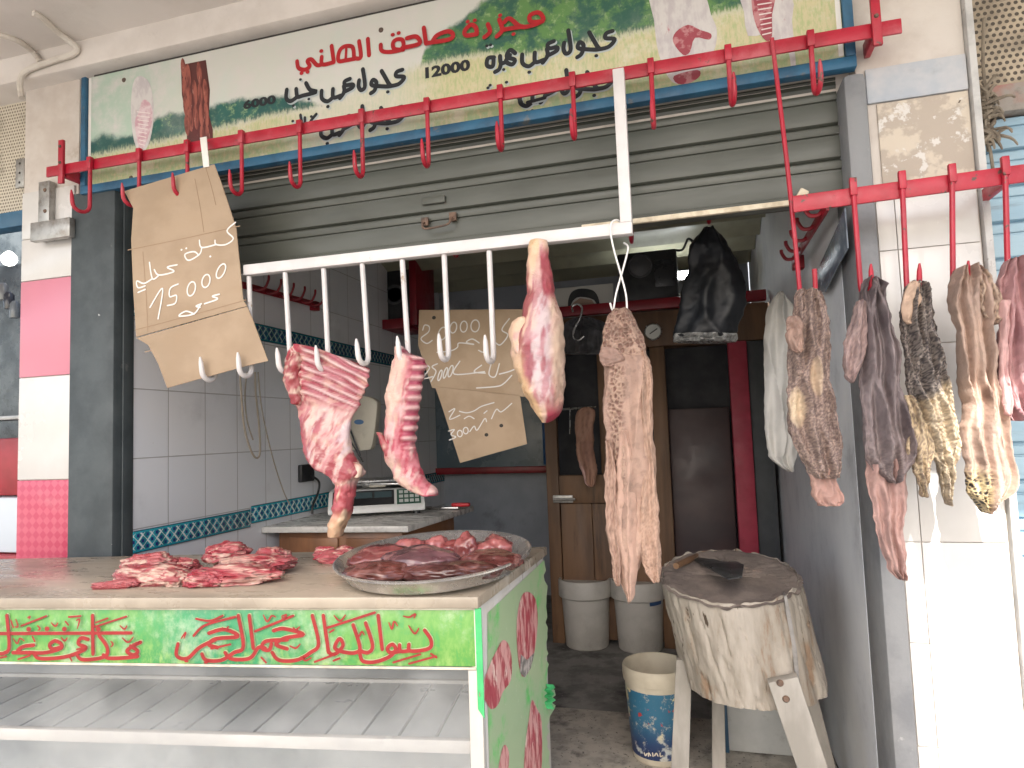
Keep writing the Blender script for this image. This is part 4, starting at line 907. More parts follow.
# narrow rack strip
def str_col(cu, v, p, su):
    x, y = pxof(p); g = strip_noise(p, 1.35, 9, 40, 4); g2 = strip_noise(p, 1.4, 16, 70, 9)
    c = mix3((.44, .05, .09), (.58, .20, .24), sstep(-.3, .35, g2))
    c = mix3(c, (.72, .52, .50), sstep(.05, .35, g)*.8)
    pale = sstep(.30, -.05, cu+.25*g)*sstep(.50, .36, v+.1*g2); c = mix3(c, mix3((.78, .58, .48), (.70, .42, .38), sstep(.0, .4, g2)), pale*.95)
    bone = sstep(.42, .58, cu)*sstep(.62, .52, v); c = mix3(c, mix3((.40, .07, .13), (.72, .48, .48), sstep(-.5, .8, math.sin(y*.62))), bone*.9)
    c = mix3(c, mix3((.78, .58, .48), (.66, .34, .34), sstep(.05, .4, g2)), sstep(.58, .72, v)*sstep(.25, -.2, cu+.3*g)*.95)
    return mix3(c, (.46, .04, .10), sstep(.955, .985, v))
def str_post(p, cu, su, v):
    x, y = pxof(p)
    if cu > .3 and v < .6: p.x += .006*math.sin(y*.62)*sstep(.3, .8, cu); p.y -= .006*math.sin(y*.62)
    return p
mb = MB()
loft(mb, [(346, 397, 400), (354, 396, 412), (360, 394, 424), (372, 391, 424), (386, 388, 421), (400, 386, 420), (415, 386, 417), (428, 385, 415), (440, 386, 414), (450, 386, 415), (460, 387, 417), (470, 391, 420), (478, 396, 425), (485, 403, 432), (491, 412, 437), (496, 424, 436)], YM+.034, .030, n=72, sub=7, disp=((.006, 24), (.002, 70)), colfn=str_col, post=str_post, power=.85)
loft(mb, [(432, 377, 380), (438, 378, 386), (446, 381, 392), (454, 385, 394), (462, 390, 396)], YM+.022, .012, n=24, disp=((.004, 40),), colfn=lambda cu, v, p, su: meatcol(p, 5, .5))
fin_meat(mb, "rack_strip", M_meat, "narrow pink strip of rib bones and flank hanging between white hooks", "meat")
# leg of lamb
def leg_col(cu, v, p, su):
    g = strip_noise(p, 1.5, 5, 26, 1); g2 = strip_noise(p, 1.4, 12, 60, 6); n2 = fbm(p*13)
    c = mix3((.74, .54, .42), (.64, .42, .40), sstep(-.2, .35, g2))
    c = mix3(c, (.58, .49, .54), sstep(-.35, .05, cu+.4*g)*sstep(.9, .5, cu)*sstep(.22, .36, v)*sstep(.92, .7, v)*.8)
    c = mix3(c, (.30, .03, .055), sstep(.06, .30, g)*sstep(.15, .22, v)*sstep(.95, .8, v)*.85)
    c = mix3(c, (.42, .10, .13), sstep(.1, .35, g2)*sstep(.18, .3, v)*.55)
    c = mix3(c, (.34, .03, .06), sstep(.15, .4, cu+.3*g)*sstep(.04, .12, v)*sstep(.40, .28, v)*.9)
    c = mix3(c, (.76, .55, .32), sstep(.24, .05, v+.05*n2)*sstep(.4, .0, cu+.3*g)*.9)
    c = mix3(c, (.74, .54, .30), sstep(-.15, -.6, cu+.3*n2)*sstep(.5, .72, v)*.85)
    c = mix3(c, (.78, .62, .48), sstep(.62, .85, cu)*sstep(.3, .4, v)*.7)
    return mix3(c, (.38, .025, .07), sstep(.74, .92, v)*sstep(.0, .35, cu+.35*g)*.95)
mb = MB()
loft(mb, [(240, 530, 547), (248, 528, 549), (260, 528, 549), (275, 529, 551), (288, 529, 554), (300, 527, 557), (315, 523, 560), (330, 519, 562), (345, 515, 563), (360, 514, 563), (375, 518, 563), (388, 523, 562), (400, 529, 562), (410, 535, 561), (417, 538, 558), (423, 542, 550)], YM, .058, n=84, sub=7, disp=((.008, 14), (.003, 45)), colfn=leg_col, power=.9, dfn=lambda v: .45+.75*sstep(.1, .5, v))
loft(mb, [(317, 521, 528), (321, 514, 532), (330, 509, 533), (340, 510, 532), (350, 513, 530), (358, 518, 528)], YM-.03, .03, n=36, disp=((.005, 30),), colfn=lambda cu, v, p, su: mix3((.76, .56, .40), (.72, .46, .42), sstep(-.2, .4, fbm(p*22))))
fin_meat(mb, "lamb_leg", M_meat, "skinned leg of lamb with pale yellow fat hanging under the white crossbar", "meat")

# ------------------------------------------------------------------ tripe
def honey(p, s, seed=0):
    d, _ = noise.voronoi(p*s+Vector((seed, seed*2, 0))); return sstep(.02, .32, d[1]-d[0])       # 0 wall, 1 pit
def tripe_post(region, s, amp, seed, villi=False):
    def f(p, cu, su, v):
        k = region(cu, v, p)
        if k > .02 and su > -.3:
            if villi: p.y -= amp*k*max(0, noise.noise(p*s+Vector((seed, 0, 0)))+.25)*1.6
            else: p.y += amp*k*honey(Vector((p.x, p.y*.4, p.z)), s, seed)
        return p
    return f
def tripe_col(base, alt, region=None, rc=None, pit=None, s=110, seed=0, patches=()):
    def f(cu, v, p, su):
        c = mix3(base, alt, sstep(-.3, .4, fbm(Vector((p.x*13, p.y*10, p.z*6))+Vector((seed, 0, 0)))))
        k = region(cu, v, p) if region else 0
        if k > 0 and rc: c = mix3(c, mix3(rc, pit or rc, honey(Vector((p.x, p.y*.4, p.z)), s, seed)), k)  # darker pits: own tone plus cell shade put into the colour
        for fn, pc in patches: c = mix3(c, pc, fn(cu, v, p))
        return mix3(c, tuple(t*.72 for t in c), sstep(.1, .5, fbm(p*55))*.7)
    return f
YL = 1.735; one_ = lambda cu, v, p: 1.0
mb = MB()
regA = lambda cu, v, p: max(sstep(.26, .16, v), sstep(.5, .1, abs(cu+.45))*sstep(.30, .36, v+.03*fbm(p*20))*sstep(.66, .56, v))
loft(mb, [(309, 614, 628), (318, 608, 634), (335, 603, 642), (352, 600, 648), (358, 601, 651), (366, 605, 652), (385, 604, 652), (410, 604, 652), (440, 605, 653), (470, 606, 655), (500, 607, 657), (525, 608, 656), (545, 611, 650), (565, 615, 640), (582, 619, 636), (595, 624, 636), (602, 627, 633)], YL, .032, n=150, sub=22, jit=.007, fold=(.008, 2.6, 2.0), disp=((.006, 12),),
     colfn=tripe_col((.51, .36, .285), (.40, .28, .225), regA, (.49, .36, .28), (.22, .125, .10), 88, 1, [(lambda cu, v, p: sstep(.22, .12, v)*.45, (.33, .22, .18)), (lambda cu, v, p: sstep(.62, .72, v)*sstep(.1, .4, fbm(p*16))*.6, (.38, .25, .20))]), post=tripe_post(regA, 88, .006, 1), dfn=lambda v: .75+.3*math.sin(v*3))
loft(mb, [(350, 640, 646), (365, 637, 652), (385, 636, 653), (420, 638, 653), (460, 640, 655), (500, 640, 658), (530, 638, 660), (555, 640, 661), (572, 645, 661), (582, 652, 660)], YL-.012, .017, n=70, sub=14, jit=.006, fold=(.006, 2.4, 5), disp=((.003, 30),), colfn=tripe_col((.54, .37, .28), (.44, .30, .23), lambda cu, v, p: .6, (.56, .40, .31), (.32, .22, .165), 150, 3), post=tripe_post(lambda cu, v, p: .8, 150, .003, 3))
loft(mb, [(430, 620, 628), (450, 617, 632), (480, 616, 635), (520, 617, 637), (560, 620, 638), (588, 624, 636), (601, 627, 633)], YL-.026, .013, n=60, sub=12, jit=.007, fold=(.005, 2.2, 6), disp=((.003, 26),), colfn=tripe_col((.54, .375, .30), (.43, .295, .24)))
loft(mb, [(440, 604, 611), (465, 604, 615), (500, 605, 618), (540, 608, 620), (572, 612, 622), (586, 616, 621)], YL-.020, .012, n=50, sub=12, jit=.007, fold=(.005, 2.4, 8), disp=((.003, 30),), colfn=tripe_col((.50, .345, .28), (.38, .26, .21), lambda cu, v, p: .6, (.52, .37, .29), (.26, .17, .13), 150, 4), post=tripe_post(one_, 150, .003, 4))
loft(mb, [(347, 602, 614), (353, 599, 622), (359, 599, 625), (364, 602, 618), (367, 605, 612)], YL-.022, .014, n=40, sub=6, fold=(.003, 3, 1), disp=((.004, 36),), colfn=tripe_col((.40, .28, .23), (.30, .20, .165)))
fin_meat(mb, "honeycomb_tripe", M_tripe, "long pink honeycomb tripe hanging from crossed white wire near the middle of the shop", "tripe")
G = "tripe hung on the right-hand rail"
YT = 1.69
greyb, greyd, cream, pinkt = (.20, .165, .165), (.12, .10, .105), (.72, .60, .42), (.60, .33, .30)
# 0 brown-grey, curled ear, two sun patches put into the villi colour
sun_pat0 = lambda cu, v, p: max(0, 1-((cu+.62)/.38)**2-((v-.58)/.095)**2)**.5 if abs(cu+.62) < .38 and abs(v-.58) < .095 else 0
sun_pat1 = lambda cu, v, p: max(0, 1-((cu-.30)/.30)**2-((v-.44)/.09)**2)**.5 if abs(cu-.3) < .3 and abs(v-.44) < .09 else 0
one = lambda cu, v, p: 1.0
mb = MB()
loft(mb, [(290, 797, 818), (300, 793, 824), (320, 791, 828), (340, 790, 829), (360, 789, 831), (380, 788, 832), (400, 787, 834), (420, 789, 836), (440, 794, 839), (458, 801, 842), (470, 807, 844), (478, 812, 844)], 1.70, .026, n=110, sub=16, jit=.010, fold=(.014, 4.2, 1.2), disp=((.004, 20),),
     colfn=tripe_col((.30, .225, .20), (.20, .155, .15), lambda cu, v, p: .8, (.42, .33, .28), (.16, .12, .115), 190, 5, [(sun_pat0, (.74, .62, .44)), (sun_pat1, (.70, .57, .42))]), post=tripe_post(one, 190, .0035, 5, True))
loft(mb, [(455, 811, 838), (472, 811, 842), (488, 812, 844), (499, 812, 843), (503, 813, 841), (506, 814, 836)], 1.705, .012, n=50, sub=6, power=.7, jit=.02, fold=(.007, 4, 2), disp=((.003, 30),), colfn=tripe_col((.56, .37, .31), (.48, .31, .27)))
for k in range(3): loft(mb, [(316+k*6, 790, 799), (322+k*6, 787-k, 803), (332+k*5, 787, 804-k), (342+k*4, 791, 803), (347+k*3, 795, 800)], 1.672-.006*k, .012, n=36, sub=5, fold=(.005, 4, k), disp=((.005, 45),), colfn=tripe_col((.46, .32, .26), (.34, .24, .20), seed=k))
fin_meat(mb, "tripe", M_tripe, "brownish tripe with curled ear and two painted sun patches, hanging from the long drop rod", "tripe", G)
# 1 smooth dark grey with drooping ear and pink tail
mb = MB()
loft(mb, [(278, 867, 879), (286, 863, 884), (300, 861, 887), (330, 860, 895), (360, 859, 900), (385, 859, 904), (410, 860, 908), (435, 862, 911), (455, 866, 913), (468, 872, 911), (478, 882, 905), (483, 890, 899)], YT, .028, n=110, sub=12, jit=.010, fold=(.019, 4.6, 4.4), disp=((.004, 16), (.0015, 60)),
     colfn=tripe_col((.25, .215, .225), (.16, .135, .145), lambda cu, v, p: sstep(.5, .8, v)*.6, (.36, .30, .29), (.17, .14, .14), 200, 6, [(lambda cu, v, p: sstep(.6, .9, ridge(Vector((p.x*30, 1, p.z*10)), 2))*.35, (.42, .37, .38))]), post=tripe_post(lambda cu, v, p: sstep(.4, .7, v), 200, .003, 6, True))
loft(mb, [(300, 857, 866), (320, 851, 868), (340, 845, 866), (360, 842, 864), (375, 843, 860), (383, 850, 857)], YT-.014, .014, n=50, sub=7, jit=.01, fold=(.007, 3, 3), disp=((.004, 30),), colfn=tripe_col((.36, .26, .26), (.26, .20, .21), lambda cu, v, p: .6, (.45, .35, .32), (.22, .17, .17), 200, 7), post=tripe_post(one, 200, .003, 7, True))
loft(mb, [(425, 865, 905), (450, 868, 910), (480, 868, 908), (510, 871, 906), (540, 878, 906), (560, 885, 907), (572, 890, 908), (579, 897, 906)], YT+.012, .016, n=70, sub=9, jit=.010, fold=(.011, 4.6, 1.7), disp=((.003, 24),), colfn=tripe_col((.54, .36, .33), (.42, .28, .26)))
fin_meat(mb, "tripe", M_tripe, "smooth dark grey tripe with a drooping ear and a long pink tail", "tripe", G)
# 2 black villi above, cream below: own tone plus painted sunlight, two tails
low2 = lambda cu, v, p: sstep(.44, .50, v+.05*fbm(p*14)+.05*cu)
mb = MB()
loft(mb, [(282, 912, 921), (290, 906, 930), (310, 903, 935), (330, 901, 939), (350, 901, 943), (370, 903, 947), (390, 907, 952), (410, 914, 956), (430, 922, 958), (448, 930, 958), (462, 937, 954), (475, 941, 952), (490, 942, 950), (505, 944, 950)], YT, .027, n=120, sub=16, jit=.010, fold=(.016, 4.8, 0.4), disp=((.003, 20),),
     colfn=tripe_col((.13, .115, .115), (.085, .078, .08), lambda cu, v, p: .75, (.40, .36, .32), (.06, .055, .06), 200, 9, [(lambda cu, v, p: low2(cu, v, p)*(.45+.55*sstep(-.1, .25, noise.noise(p*210))), (.72, .62, .44))]), post=tripe_post(one, 200, .0055, 9, True))
loft(mb, [(395, 902, 914), (410, 903, 922), (430, 906, 928), (450, 908, 931), (464, 912, 930), (474, 917, 929), (485, 919, 927), (497, 920, 925)], YT-.006, .016, n=60, sub=9, jit=.012, fold=(.009, 3.6, 2.2), disp=((.003, 30),), colfn=tripe_col((.62, .50, .36), (.40, .32, .25), lambda cu, v, p: .8, (.78, .66, .44), (.22, .18, .15), 200, 10), post=tripe_post(one, 200, .004, 10, True))
loft(mb, [(281, 911, 920), (290, 906, 922), (305, 902, 920), (318, 903, 914), (324, 907, 911)], YT-.020, .010, n=36, sub=6, fold=(.004, 2, 1), disp=((.004, 40),), colfn=tripe_col((.66, .50, .38), (.56, .42, .33)))
fin_meat(mb, "tripe", M_tripe, "black shaggy tripe turning cream below with two dangling tails", "tripe", G)
# 3 beige with honeycomb lower left corner
hc3 = lambda cu, v, p: sstep(.05, -.12, cu+.08*fbm(p*16))*sstep(.66, .74, v)
mb = MB()
loft(mb, [(267, 958, 978), (276, 953, 988), (290, 951, 992), (310, 952, 993), (330, 955, 995), (355, 957, 997), (380, 960, 999), (410, 962, 1004), (440, 964, 1008), (470, 967, 1014), (488, 969, 1013), (500, 973, 1002), (508, 977, 996), (513, 981, 990)], YT, .030, n=130, sub=16, jit=.010, fold=(.016, 5.2, 3.1), disp=((.003, 18),),
     colfn=tripe_col((.56, .42, .34), (.46, .35, .29), hc3, (.74, .62, .36), (.05, .045, .05), 120, 11, [(lambda cu, v, p: sstep(.3, .2, v)*.4, (.36, .27, .23)), (lambda cu, v, p: sstep(.02, .0, min((cu-.0)**2+((v-.5)*6)**2, (cu-.5)**2+((v-.62)*6)**2, (cu-.35)**2+((v-.8)*6)**2))*.8, (.12, .07, .05))]), post=tripe_post(hc3, 120, .004, 11))
loft(mb, [(270, 972, 986), (285, 976, 996), (300, 981, 1003), (315, 984, 1003), (325, 990, 998)], YT-.012, .013, n=50, sub=7, jit=.012, fold=(.008, 3.6, 2), disp=((.004, 36),), colfn=tripe_col((.44, .34, .28), (.34, .27, .23), one, (.58, .46, .36), (.26, .2, .17), 180, 12), post=tripe_post(one, 180, .0035, 12))
fin_meat(mb, "tripe", M_tripe, "broad beige tripe with a black and yellow honeycomb lower corner", "tripe", G)
mb = MB()
loft(mb, [(259, 1006, 1020), (270, 1001, 1030), (300, 997, 1038), (335, 999, 1040), (365, 998, 1040), (395, 1001, 1044), (412, 1004, 1046), (421, 1010, 1042)], YT, .026, n=90, sub=12, jit=.012, fold=(.018, 6, 2.2), disp=((.005, 24), (.002, 70)), colfn=tripe_col((.60, .36, .37), (.46, .26, .28)))
loft(mb, [(300, 1000, 1010), (330, 999, 1009), (360, 998, 1008), (390, 1001, 1010), (416, 1005, 1013)], YT-.022, .012, n=36, sub=8, fold=(.004, 2, 5), disp=((.004, 40),), colfn=tripe_col((.66, .43, .42), (.54, .32, .33)))
fin_meat(mb, "tripe", M_tripe, "ruffled rose-pink tripe at the right edge, in front of the blue shutter", "tripe", G)
# wire hanger of the long tripe
M_wire = mat("white coated wire", (.74, .72, .70), .45, bump=.1, bs=60)
def PYl(pts, Y): return [PY(x, y, Y) if len((x, y)) else None for x, y in pts]
mb = MB()
w1 = [PY(625, 232, 1.80), PY(619, 221, 1.775), PY(612, 222, 1.752), PY(610.5, 232, 1.745), PY(614, 250, 1.74), PY(621, 275, 1.738), PY(626, 295, 1.737), PY(627, 311, 1.737)]
w2 = [PY(624, 243, 1.80), PY(628, 247, 1.765), PY(626, 258, 1.75), PY(621, 276, 1.746), PY(616, 294, 1.74), PY(613, 310, 1.735), PY(610, 303, 1.722)]
mb.tube(catmull(w1, 6), .0026, 8); mb.tube(catmull(w2, 6), .0026, 8)
tag(mb.build("wire_hanger", M_wire), "bent white wire crossing itself above the long pink tripe", "hanger")

# ================================================================== CARDBOARD PRICE CARDS
M_card = mat("cardboard", (.38, .28, .19), .85, (.33, .24, .16), 4, bump=.12, bs=30, dirt=(.36, .25, .16), ds=5, dlo=.6, dhi=.85, stretch=(1, 1, 1.4))
M_card_in = mat("cardboard shop side", (.46, .34, .23), .85, (.40, .29, .19), 5, bump=.15, bs=40, dirt=(.26, .19, .13), ds=9, dlo=.62, dhi=.75)
M_chalk = mat("white marker", (.72, .69, .65), .7)
def card(mb, P, th): mb.slab(P, (0, th, 0), .0012)
C1 = tag(bpy.data.objects.new("price_card", None), "large tan cardboard price card reading 15000, pierced by hooks, hanging at the left", "price card"); COL.objects.link(C1); C1.location = PY(195, 300, 1.74)
YC = 1.752
up = [(124, 191), (214, 164), (222, 185), (236, 228), (243, 300), (247, 306), (136, 337), (133, 290), (131, 240), (133, 208)]
mb = MB(); card(mb, [PY(x, y, YC) for x, y in up], .004); mb.build("panel", M_card, C1)
lo_ = [(136, 338), (247, 306.5), (252, 318), (268, 361), (250, 365), (167, 388), (158, 364), (148, 345)]
yl = lambda x, y: YC-.0005-.030*sstep(310, 370, y)
mb = MB(); P = [PY(x, y, YC-.001) for x, y in lo_]; P = [PY(x, y, YC-.002-(.004 if y > 350 else .001)) for x, y in lo_]; card(mb, P, .004); mb.build("flap", M_card, C1)
mb = MB()
for a, b in (((128, 250), (240, 226)), ((135, 330), (246, 300)), ((145, 352), (250, 325)), ((195, 179), (204, 232)), ((206, 168), (216, 205)), ((143, 252), (148, 332))):
    draw(mb, [[a, ((a[0]+b[0])/2+.6, (a[1]+b[1])/2+.4), b]], (0, 0), 1, Vector((0, YC, H)), NS, .9, .0005)
mb.build("crease", mat("cardboard crease", (.30, .205, .13), .9), C1)
ch1 = [[(352, 208), (324, 236), (345, 262), (320, 282), (288, 282), (284, 268)], [(288, 282), (240, 292), (232, 268)], [(240, 292), (232, 315), (196, 335), (184, 315), (214, 306), (230, 318)], [5, (268, 322)], [5, (172, 300)], [5, (188, 295)],
       [(158, 350), (125, 358), (148, 372), (98, 384), (82, 366)], [(96, 386), (76, 396), (66, 342)], [(76, 396), (48, 412), (24, 404), (28, 426), (52, 420)], [(28, 442), (52, 432)], [(68, 492), (110, 428), (95, 530)], [(162, 414), (136, 428), (134, 456), (156, 452), (152, 478), (126, 486)],
       ell(206, 430, 13, 24, .25), ell(255, 404, 13, 22, .25), ell(305, 371, 12, 26, .45), [(300, 448), (276, 455), (294, 464), (250, 480)], [(236, 485), (214, 514), (165, 521), (188, 505), (216, 514)], [(240, 480), (222, 488), (236, 492)]]
mb = MB(); draw(mb, ch1, (130, 160), 3.336, Vector((0, YC, H)), NS, 5.2, .0006); mb.build("chalk_lettering", M_chalk, C1)
mb = MB(); a, b = PY(203, 137, 1.775), PY(206, 167, 1.748); mb.slab([a+Vector((-.013, 0, 0)), b+Vector((-.011, 0, 0)), b+Vector((.012, 0, 0)), a+Vector((.013, 0, 0))], (0, .003, 0), .001); mb.build("hanging_strip", mat("white strip", (.76, .73, .68), .6), C1)
# two smaller cards inside
YI = 2.62
def card2(name, outline, strokes, lab, Y, wp, spots=()):
    r = bpy.data.objects.new(name, None); COL.objects.link(r); tag(r, lab, "price card", "cardboard price cards inside the shop"); r.location = PY(*outline[0], Y)
    mb = MB(); card(mb, [PY(x, y, Y) for x, y in outline], .004); mb.build("panel", M_card_in, r)
    mb = MB(); draw(mb, strokes, (400, 290), 4.04, Vector((0, Y, H)), NS, wp, .0006); mb.build("chalk_lettering", M_chalk, r)
    if spots:
        mb = MB(); draw(mb, [[s_] for s_ in spots], (400, 290), 4.04, Vector((0, Y, H)), NS, 11, .0006); mb.build("nail_hole", M_cav, r)
    return r
ch2 = [[(92, 162), (100, 142), (118, 148), (115, 170), (85, 196), (108, 216), (130, 204)], ell(172, 176, 16, 26, .3), ell(216, 152, 13, 22, .2), ell(258, 148, 14, 22, .1), ell(304, 145, 17, 24, .1), [(320, 214), (292, 198), (268, 212), (300, 220), (240, 214), (232, 232), (205, 246), (150, 252)], [(442, 116), (412, 160), (436, 182), (405, 222), (380, 206)], [(345, 210), (340, 250), (318, 244)],
       [(98, 302), (120, 314), (96, 356), (132, 350)], [(152, 298), (130, 310), (146, 330), (126, 370)], ell(162, 345, 6, 22, .3), ell(184, 335, 6, 22, .3), ell(205, 328, 8, 24, .3), [(242, 288), (220, 340), (342, 330)], [(330, 304), (300, 330), (345, 336)], [(372, 288), (360, 340), (385, 350), (402, 298)], [(402, 340), (440, 330), (470, 318)], [(452, 345), (420, 378), (390, 390), (310, 396)]]
card2("price_card", [(419, 310), (535, 309), (540, 330), (536, 398), (432, 388), (418, 345)], ch2, "brown cardboard price card with two lines of white numbers, hanging behind the lamb leg", YI, 5.2, [(136, 112)])
ch3 = [[(198, 492), (222, 480), (200, 522), (242, 506)], [(240, 490), (270, 496), (300, 488), (330, 470), (380, 455)], [(196, 570), (220, 564), (206, 584), (226, 594), (200, 606)], ell(242, 580, 10, 13), ell(266, 568, 10, 13), [(282, 572), (300, 550), (312, 566), (342, 520), (350, 532)], [(370, 520), (390, 482), (410, 492), (452, 458)], [(260, 520), (280, 510), (300, 520)], [(340, 498), (352, 488)]]
card2("price_card", [(435, 387), (520, 396), (527, 444), (460, 463), (443, 410)], ch3, "lower brown cardboard card with faint numbers, tilted beneath another card", YI-.012, 4.6, [(408, 548), (348, 585)])
# ================================================================== INSIDE THE SHOP
M_wood = mat("brown varnished wood", (.30, .135, .06), .4, (.19, .085, .04), 5, bump=.15, bs=40, dirt=(.06, .03, .015), ds=4, stretch=(1, 1, .25))
M_wood_d = mat("dark old wood", (.165, .09, .046), .6, (.10, .055, .03), 6, bump=.2, bs=40, dirt=(.04, .025, .018), ds=5, stretch=(1.5, 1, .2))
M_desk_top = mat("veined marble", (.62, .60, .56), .3, (.40, .38, .36), 7, lo=.45, hi=.6, bump=.05, bs=30, stretch=(1, 2, 1))
M_white_pl = mat("white plastic", (.74, .74, .72), .4, (.66, .66, .64), 6, dirt=(.45, .42, .38), ds=12, dlo=.62, dhi=.8)
M_black = mat("black plastic", (.015, .016, .018), .4, (.03, .03, .032), 10)
M_chrome = mat("steel plate", (.55, .55, .54), .28, (.42, .42, .41), 6, metal=.9)
ZD = H-.40
DK = thing("shop_desk", (-1.6, 3.0, 0), "brown wooden desk with veined marble top against the tiled wall", "desk")
mb = MB(); mb.slab([(-1.978, 2.68, ZD), (-1.256, 2.726, ZD), (-1.204, 3.477, ZD), (-1.978, 3.45, ZD)], (0, 0, -.028), .004); mb.build("desktop", M_desk_top, DK)
mb = MB(); mb.box(-1.94, -1.30, 2.76, 3.42, 0, ZD-.029, .006); mb.build("body", M_wood, DK)
mb = MB(); mb.box(-1.88, -1.62, 2.748, 2.759, ZD-.20, ZD-.06, .004); mb.build("drawer", M_wood, DK); mb = MB(); mb.box(-1.58, -1.34, 2.748, 2.759, ZD-.20, ZD-.06, .004); mb.build("drawer", M_wood, DK)
# digital scale
c = PZ(378, 512, ZD); c.z = ZD
DSC = thing("digital_scale", c, "white digital shop scale with dark display standing on the desk", "scale")
Rz = Matrix.Translation(c) @ Matrix.Rotation(rad(26), 4, 'Z') @ Matrix.Diagonal((1.42, 1.25, 1.5, 1))
def tr(mb, M): 
    for i in range(len(mb.v)): mb.v[i] = M @ mb.v[i]
    return mb
mb = MB(); mb.slab([(-.17, -.162, .012), (-.17, .14, .012), (-.17, .14, .085), (-.17, -.092, .085), (-.17, -.157, .03)], (.34, 0, 0), .006); tr(mb, Rz).build("body", M_white_pl, DSC)
mb = MB()
def onface(u0, u1, v0, v1, l): 
    a, b = Vector((0, -.1572, .030)), Vector((0, -.0922, .085)); n_ = Vector((0, -.646, .763))*l
    return [Vector((u, 0, 0))+a.lerp(b, v)+n_ for u, v in ((u0, v0), (u1, v0), (u1, v1), (u0, v1))]
mb.slab(onface(-.155, .06, .12, .92, .0015), (0, -.0011, .0013)); tr(mb, Rz).build("display", M_black, DSC)
mb = MB(); mb.slab(onface(.07, .155, .1, .92, .0015), (0, -.0011, .0013)); KP = tr(mb, Rz).build("keypad", mat("dark green keys", (.02, .08, .05), .5), DSC)
mb = MB()
for i in range(4):
    for j in range(3): mb.slab(onface(.078+i*.019, .092+i*.019, .18+j*.25, .34+j*.25, .0032), (0, -.0007, .0008))
tr(mb, Rz).build("keys", mat("key grey", (.5, .52, .5), .5), KP)
mb = MB()
for i in range(3): mb.slab(onface(-.145+i*.068, -.085+i*.068, .5, .82, .0032), (0, -.0007, .0008))
tr(mb, Rz).build("readout", mat("lcd glass", (.06, .09, .10), .15), DSC)
mb = MB(); mb.box(-.16, .16, -.06, .14, .108, .116, .004); mb.box(-.03, .03, .02, .08, .084, .108); tr(mb, Rz).build("weighing_plate", M_chrome, DSC)
for sx in (-.14, .14):
    for sy in (-.12, .11):
        mb = MB(); mb.lathe([(0, 0), (.014, 0), (.012, .012), (0, .012)], (sx, sy, 0), 12); tr(mb, Rz).build("foot", M_black, DSC)
# old dial scale
YD = 3.28
DIAL = thing("dial_scale", PZ(375, 500, ZD), "old cream fan-headed dial scale standing behind the digital scale", "scale")
mb = MB(); mb.slab([PY(x, y, YD) for x, y in catmull([(348, 404), (352, 398), (364, 396), (375, 400), (377, 408), (372, 445), (366, 450), (354, 450), (349, 445)], 4, True)], (0, .05, 0), .006); mb.build("dial_head", mat("cream enamel", (.62, .58, .48), .35, (.52, .48, .40), 6), DIAL)
mb = MB(); ppoly(mb, ell(359, 422, 5, 2.6)[:-1], Vector((0, YD-.001, H)), NS, .001); mb.build("blue_emblem", mat("blue emblem", (.08, .18, .35), .4), DIAL)
mb = MB(); mb.tube([PY(346, 418, YD-.02), PY(360, 456, YD-.02)], .005, 6); mb.tube([PY(350, 440, YD-.02), PY(363, 462, YD-.02)], .004, 6); mb.build("arm", M_black, DIAL)
a, b = PY(350, 452, YD), PY(402, 462, YD); mb = MB(); mb.box(a.x, b.x, YD-.12, YD+.1, ZD+.02, ZD+.13, .02); mb.build("base", mat("grey enamel", (.20, .20, .20), .4, (.14, .14, .14), 6), DIAL)
mb = MB(); mb.box(a.x+.02, b.x+.10, YD-.16, YD+.14, ZD+.15, ZD+.16, .004); mb.box(a.x+.1, a.x+.14, YD-.05, YD-.01, ZD+.13, ZD+.15); mb.build("weighing_plate", M_chrome, DIAL)
mb = MB(); a = PZ(440, 508, ZD); mb.box(a.x-.01, a.x+.14, 3.30, 3.325, ZD+.001, ZD+.016, .005); o = mb.build("knife", M_chrome, None); tag(o, "knife with a red handle lying at the right end of the desk", "knife")
mb = MB(); mb.box(a.x+.10, a.x+.20, 3.297, 3.328, ZD+.0165, ZD+.036, .007); mb.build("handle", mat("red plastic", (.5, .02, .03), .4), o)
# wall fittings, left
def PXl(pts, X): return [PX(x, y, X) for x, y in pts]
a = PX(305, 473, -1.975); SO = None
mb = MB(); mb.box(-1.979, -1.955, a.y-.06, a.y+.06, a.z-.045, a.z+.045, .006); SO = tag(mb.build("power_socket", M_black), "black power socket on the white tiled wall above the desk", "socket")
mb = MB(); mb.tube(catmull(PXl([(312, 476), (319, 482), (318, 493), (313, 505), (312, 514)], -1.945), 5), .006, 8); tag(mb.build("power_cable", M_black), "black cable dropping from the wall socket to the desk", "cable")
M_cord = mat("beige cord", (.33, .28, .22), .7)
mb = MB(); mb.tube(catmull(PXl([(240, 372), (241, 390), (244, 425), (250, 448), (256, 458), (260, 452), (259, 425), (256, 395), (255, 372)], -1.90), 6), .0042, 8); mb.tube(catmull(PXl([(247, 372), (245, 395), (247, 420), (253, 440)], -1.905), 5), .0032, 6)
mb.tube(catmull(PXl([(258, 372), (262, 410), (272, 455), (283, 490), (290, 505)], -1.93), 6), .0030, 6); tag(mb.build("hanging_cord", M_cord), "loops of thin beige cord hanging on the white wall below the big price card", "cord")
M_dred = mat("dark red paint inside", (.27, .010, .02), .4, (.20, .008, .016), 8, bump=.15, bs=40)
